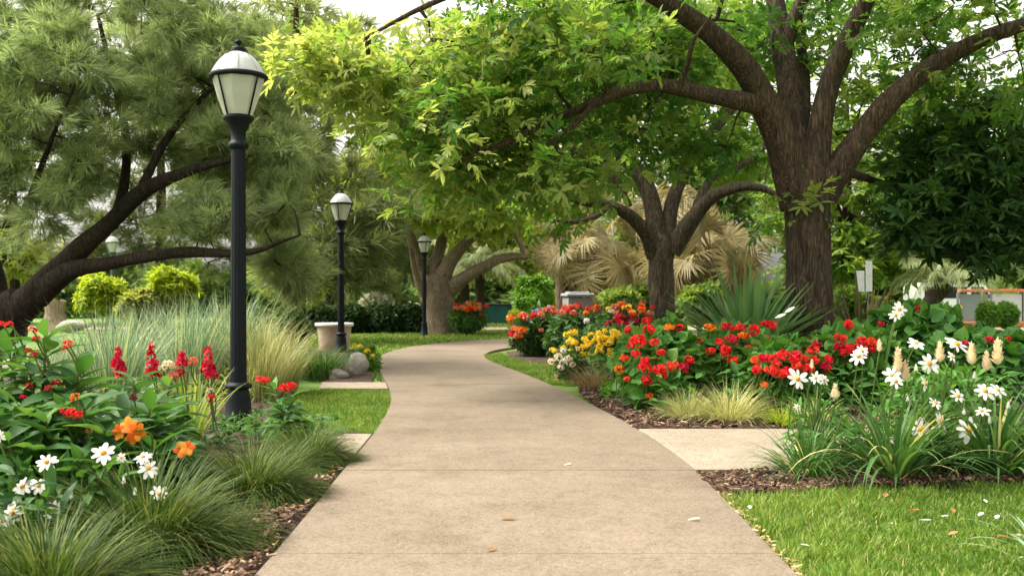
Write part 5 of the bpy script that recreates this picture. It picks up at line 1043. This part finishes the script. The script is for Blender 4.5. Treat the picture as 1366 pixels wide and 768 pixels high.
# zinnias
root = thing("zinnia_plant", "low plant with white orange-centred daisies at the bottom left", "flowering plant", (X(90, 5.2), 5.2, 0))
g = G(); stems(g, C(70, 690, 5.25), (.5, .35, .35), 14); g.build("stem", STEM, root)
foliage(C(75, 700, 5.35), (.6, .4, .42), 420, SL2, .15, .35, .2, .2).build("foliage", L_LANCE, root)
for px, py, s, fx, fz in ((62, 616, 34, .2, .9), (138, 604, 36, .05, .8), (198, 624, 30, .5, .9), (191, 609, 26, -.2, 1.6), (30, 648, 30, -.1, .7), (52, 647, 28, .3, .7), (16, 684, 36, -.1, .6), (3, 694, 26, .1, .5), (71, 680, 34, .05, .35), (212, 658, 26, .2, .35), (-2, 582, 20, .5, .4), (162, 610, 14, .6, .5)):
    d = 5.0 + U(-.1, .1); q = P(px, py, d); daisy(root, q, sz(s, d), (fx, -1, fz), base=(q[0] + .04, d + .12, max(.05, q[2] - .3)))

# ------------------------------------------------------------------ right front bed: strap clumps, daisies and cream buds
GS = "strap-leaved clumps along the front lawn"
strap = (170, .12, (.42, .72), .02, (.0, .55), (.5, 1.9), 7, (.38, .2), 1.3, .5)
s1 = tuft("strap_leaf_plant", "narrow strap-leaved clump nearest the side path corner", "strap plant", (X(1078, 7.15), 7.15, 0), G_STRAP, (240, .14, (.35, .66), .014, (.0, .8), (.5, 2.4), 7, (.3, .17), 1.2, .5), GS)
s2 = tuft("strap_leaf_plant", "broad strap-leaved clump with tall upright leaves below the daisies", "strap plant", (X(1192, 7.1), 7.1, 0), G_STRAP, (170, .13, (.5, .95), .03, (.0, .8), (.25, 2.5), 8, (.3, .17), 1.3, .5), GS)
s3 = dup(s2, (X(1325, 7.2), 7.2, 0), 2.2, .98, "broad strap-leaved clump at the right edge of the front bed")
s4 = dup(s1, (X(1265, 7.35), 7.4, 0), 1.2, 1.05, "strap-leaved clump between the two broad clumps")
dup(s2, (X(1400, 7.3), 7.3, 0), 4.4, .9, "strap-leaved clump cut by the right edge of the picture")
dup(s1, (X(1140, 7.5), 7.55, 0), 3.3, .8, "small strap-leaved clump squeezed behind the two left ones")
tuft("strap_leaf_plant", "pale green strap leaves poking in at the bottom right corner", "strap plant", (X(1400, 4.75), 4.75, 0), leafmat("strap_grey", [(.12, .2, .12), (.22, .3, .2), (.35, .42, .3)], .2), (26, .06, (.3, .5), .025, (.2, .9), (.9, 1.7), 6, (.5, .2), 1.2, .5))
root = thing("daisy_plant", "tall white daisies with rust centres above the strap leaves at right", "flowering plant", (X(1255, 7.5), 7.5, 0))
g = G(); stems(g, C(1250, 560, 7.6), (.75, .35, .4), 20); g.build("stem", STEM, root)
foliage(C(1262, 545, 7.75), (.62, .35, .42), 700, SL2, .12, .45, .2, .25).build("foliage", L_GER, root)
for px, py, s, fx, fz in ((1292, 573, 34, .05, .25), (1228, 572, 32, .1, .3), (1255, 562, 30, .9, .3), (1278, 528, 26, .4, 1.0), (1314, 521, 30, 0, .7), (1331, 520, 26, .4, .9), (1248, 537, 22, .3, 1.0), (1310, 548, 24, -.6, 1.3), (1240, 485, 32, .1, .4), (1276, 459, 34, .3, 1.4), (1222, 458, 30, -.1, 1.6), (1190, 500, 26, -.4, .5), (1195, 508, 22, -.3, .4), (1234, 512, 26, .9, .3), (1270, 476, 16, .5, .6)):
    d = 7.2 + U(-.1, .1); q = P(px, py, d); daisy(root, q, sz(s, d), (fx, -1, fz), base=(q[0] + rng.normal(0, .05), d + .25, max(.1, q[2] - .45)), n=8 if s > 28 else 7)
for px, py, h, w_ in ((1198, 479, 44, 16), (1208, 493, 36, 15), (1254, 468, 36, 18), (1296, 470, 38, 18), (1316, 480, 34, 16), (1331, 467, 46, 20)):
    d = 7.25; q = P(px, py, d); bud(root, q, sz(h, d), sz(w_, d), (q[0] + rng.normal(0, .04), d + .2, .25))
root = thing("daisy_plant", "loose white daisies and dry seed head above the narrow strap clump", "flowering plant", (X(1095, 7.6), 7.6, 0))
g = G(); stems(g, C(1095, 560, 7.6), (.3, .25, .35), 10); g.build("stem", STEM, root)
foliage(C(1095, 575, 7.7), (.3, .25, .33), 200, SL2, .1, .45, .2, .25).build("foliage", L_GER, root)
for px, py, s, fx, fz in ((1064, 505, 34, .1, .3), (1088, 504, 18, -.3, .5), (1099, 506, 18, .5, .5), (1145, 475, 28, -.5, .8), (1150, 468, 20, .2, .9), (1064, 543, 12, .2, .5), (1113, 525, 14, -.4, .4), (1200, 412, 22, .1, .4), (1195, 420, 20, -.3, .3)):
    d = 7.4; q = P(px, py, d); daisy(root, q, sz(s, d), (fx, -1, fz), base=(q[0] + rng.normal(0, .04), d + .2, max(.1, q[2] - .45)), n=8)
for px, py, h, w_ in ((1114, 521, 26, 20), (1173, 460, 22, 10), (1083, 485, 16, 8)): q = P(px, py, 7.4); bud(root, q, sz(h, 7.4), sz(w_, 7.4), (q[0], 7.6, .3))
for nm, lst in (("daisy_plant", ((1210, 530), (1262, 505), (1300, 500), (1345, 540), (1286, 548), (1180, 525), (1222, 490), (1320, 560))), ("zinnia_plant", ((110, 632), (165, 640), (40, 625), (95, 660), (180, 655), (25, 665)))):
    for px, py in lst:
        d = (7.25 if nm == "daisy_plant" else 5.05) + U(-.1, .1); q = P(px, py, d); bud(bpy.data.objects[nm], q, sz(13, d), sz(9, d), (q[0] + rng.normal(0, .03), d + .15, max(.08, q[2] - .3)), (L_GER, WHITE)[rng.integers(2)])
# pale buds by the sword plant
root = thing("white_bud_plant", "two white petals above the leaves beside the big trunk base", "flowering plant", (X(1042, 12.0), 12, 0))
g = G(); stems(g, C(1040, 455, 12), (.15, .15, .3), 4); g.build("stem", STEM, root)
for px, py, a in ((1034, 424, .3), (1047, 417, .5)):
    g = G(); q = P(px, py, 11.3); inst(g, leaf(.45, 4, .3, -.1, peak=.5, base=.2), q[None], frames(np.array([[1.0, -.2, a]]), np.array([[0, -.6, 1.0]])), .13, .8); g.build("petal", WHITE, root)

# low green filler between the tall plants (uncountable)
def filler(poly, n, size, m, tm, zlo, zhi, label, vm=.4):
    p = scatter(poly, n); g = G(); k = len(p); z = U(zlo, zhi, k); q = sphdirs(k); q[:, 2] = np.abs(q[:, 2]) * .5
    inst(g, tm, np.c_[p, z], frames(nrm(q), np.array([0, 0, 1.0]) + rng.normal(0, .4, (k, 3))), size * U(.6, 1.3, k), np.clip(rng.normal(vm, .2, k), 0, 1)); stuff(g.build("ground_cover", m), label, "ground cover")
filler([(-2.1, 4.6), (-2.25, 6.9), (-2.9, 8.6), (-6, 9.5), (-4.5, 4.6)], 4200, .13, L_LANCE, SL2, .03, .42, "low dark green leaves filling the left flower bed under the tall plants", .3)
filler([(-1.55, 8.0), (-1.5, 9.25), (-2.6, 9.9), (-2.9, 8.2)], 700, .1, L_LANCE, SL2, .03, .2, "low green leaves on the soil behind the nearest lamp post", .45)
filler([(-2.6, 9.4), (-3.3, 14), (-9, 15), (-6, 9.4)], 3200, .15, L_BGY, leaf(.08, 3, .2, .5), .03, .45, "fine pale green growth between the tall grasses on the left", .2)
filler([(1.5, 10.4), (1.1, 13), (1.2, 17), (.9, 21), (6, 22), (9, 12), (8, 10.2)], 6500, .16, L_GER, SL2, .03, .5, "low leafy growth under the right flower bushes", .25)
filler([(2.2, 7.25), (2.2, 7.9), (6, 7.9), (6, 7.25)], 1500, .12, L_GER, SL2, .03, .3, "low leafy growth around the daisy stems", .3)

tuft("weed", "small lime green weed at the left mulch edge near the camera", "weed", (X(362, 5.15), 5.15, 0), L_LEMON, (46, .06, (.06, .12), .018, (.2, 1.1), (.8, 1.8), 4, (.3, .2), 1.0, .5))
# ------------------------------------------------------------------ litter
DRY = leafmat("dry_leaf", [(.12, .055, .02), (.25, .12, .04), (.4, .22, .08)], .1)
def fallen(name, label, px, py, s, m, rot, z=.034, group=None, cat="fallen leaf", cup=.35):
    d = EYE * F / (py - HZ); g = G(); inst(g, leaf(.45, 5, cup, -.12, peak=.5), np.zeros((1, 3)), frames(np.array([[cos(rot), sin(rot), .05]]), np.array([[0.1, 0, 1.0]])), s, .5)
    o = g.build(name, m); o.location = (X(px, d), d, z); tag(o, label, cat, group); return o
fallen("fallen_leaf", "curled brown leaf lying alone in the middle of the path", 668, 700, .085, DRY, .1)
fallen("fallen_leaf", "pale dry leaf near the right edge of the path", 918, 701, .07, CREAM, .0)
fallen("fallen_leaf", "pale fleck on the path level with the side path", 752, 626, .06, CREAM, .2)
fallen("fallen_leaf", "small dark leaf bit close to the camera on the path", 650, 744, .06, DRY, .9)
for k, (px, py, s) in enumerate(((1226, 700, .07), (1305, 694, .06), (1328, 698, .06), (1185, 704, .05), (1080, 735, .05), (1255, 695, .045), (1350, 720, .06), (1316, 676, .05), (1000, 685, .06))):
    fallen("fallen_petal", "small white petal fallen on the front lawn", px, py, s, WHITE, U(0, 6), .03, "white petals on the front lawn", "fallen petal")
for k, (px, py, s) in enumerate(((1210, 686, .09), (1350, 725, .09), (1273, 690, .07), (1265, 720, .07), (1180, 669, .08))):
    fallen("fallen_leaf", "small dry orange-brown leaf fallen on the front lawn", px, py, s, DRY if k % 3 else SALM, U(0, 6), .03, "dry leaves on the front lawn")
g = G(); n = 240; yy = U(4.2, 6.5, n); xx = np.array([path_edge(1, y) for y in yy]) + np.abs(rng.normal(0, .035, n)) + .0
d_ = sphdirs(n); d_[:, 2] *= .2; inst(g, leaf(.45, 3, .3, -.1), np.c_[xx, yy, U(.0, .035, n)], frames(d_, np.array([0, 0, 1.0]) + rng.normal(0, .2, (n, 3))), U(.02, .05, n), U(.2, 1, n)); stuff(g.build("leaf_litter", leafmat("litter", [(.2, .1, .04), (.42, .28, .14), (.55, .45, .3)], .1)), "small dry leaf litter along the right path edge", "leaf litter")
g = G(); n = 260; yy = U(4.2, 8, n); xx = np.array([path_edge(-1, y) for y in yy]) - np.abs(rng.normal(0, .1, n)) - .02
d_ = sphdirs(n); d_[:, 2] *= .2; inst(g, leaf(.45, 3, .3, -.1), np.c_[xx, yy, U(.02, .045, n)], frames(d_, np.array([0, 0, 1.0]) + rng.normal(0, .2, (n, 3))), U(.02, .055, n), U(0, .9, n)); stuff(g.build("leaf_litter", bpy.data.materials["litter"]), "small dry leaf litter along the left path edge", "leaf litter")
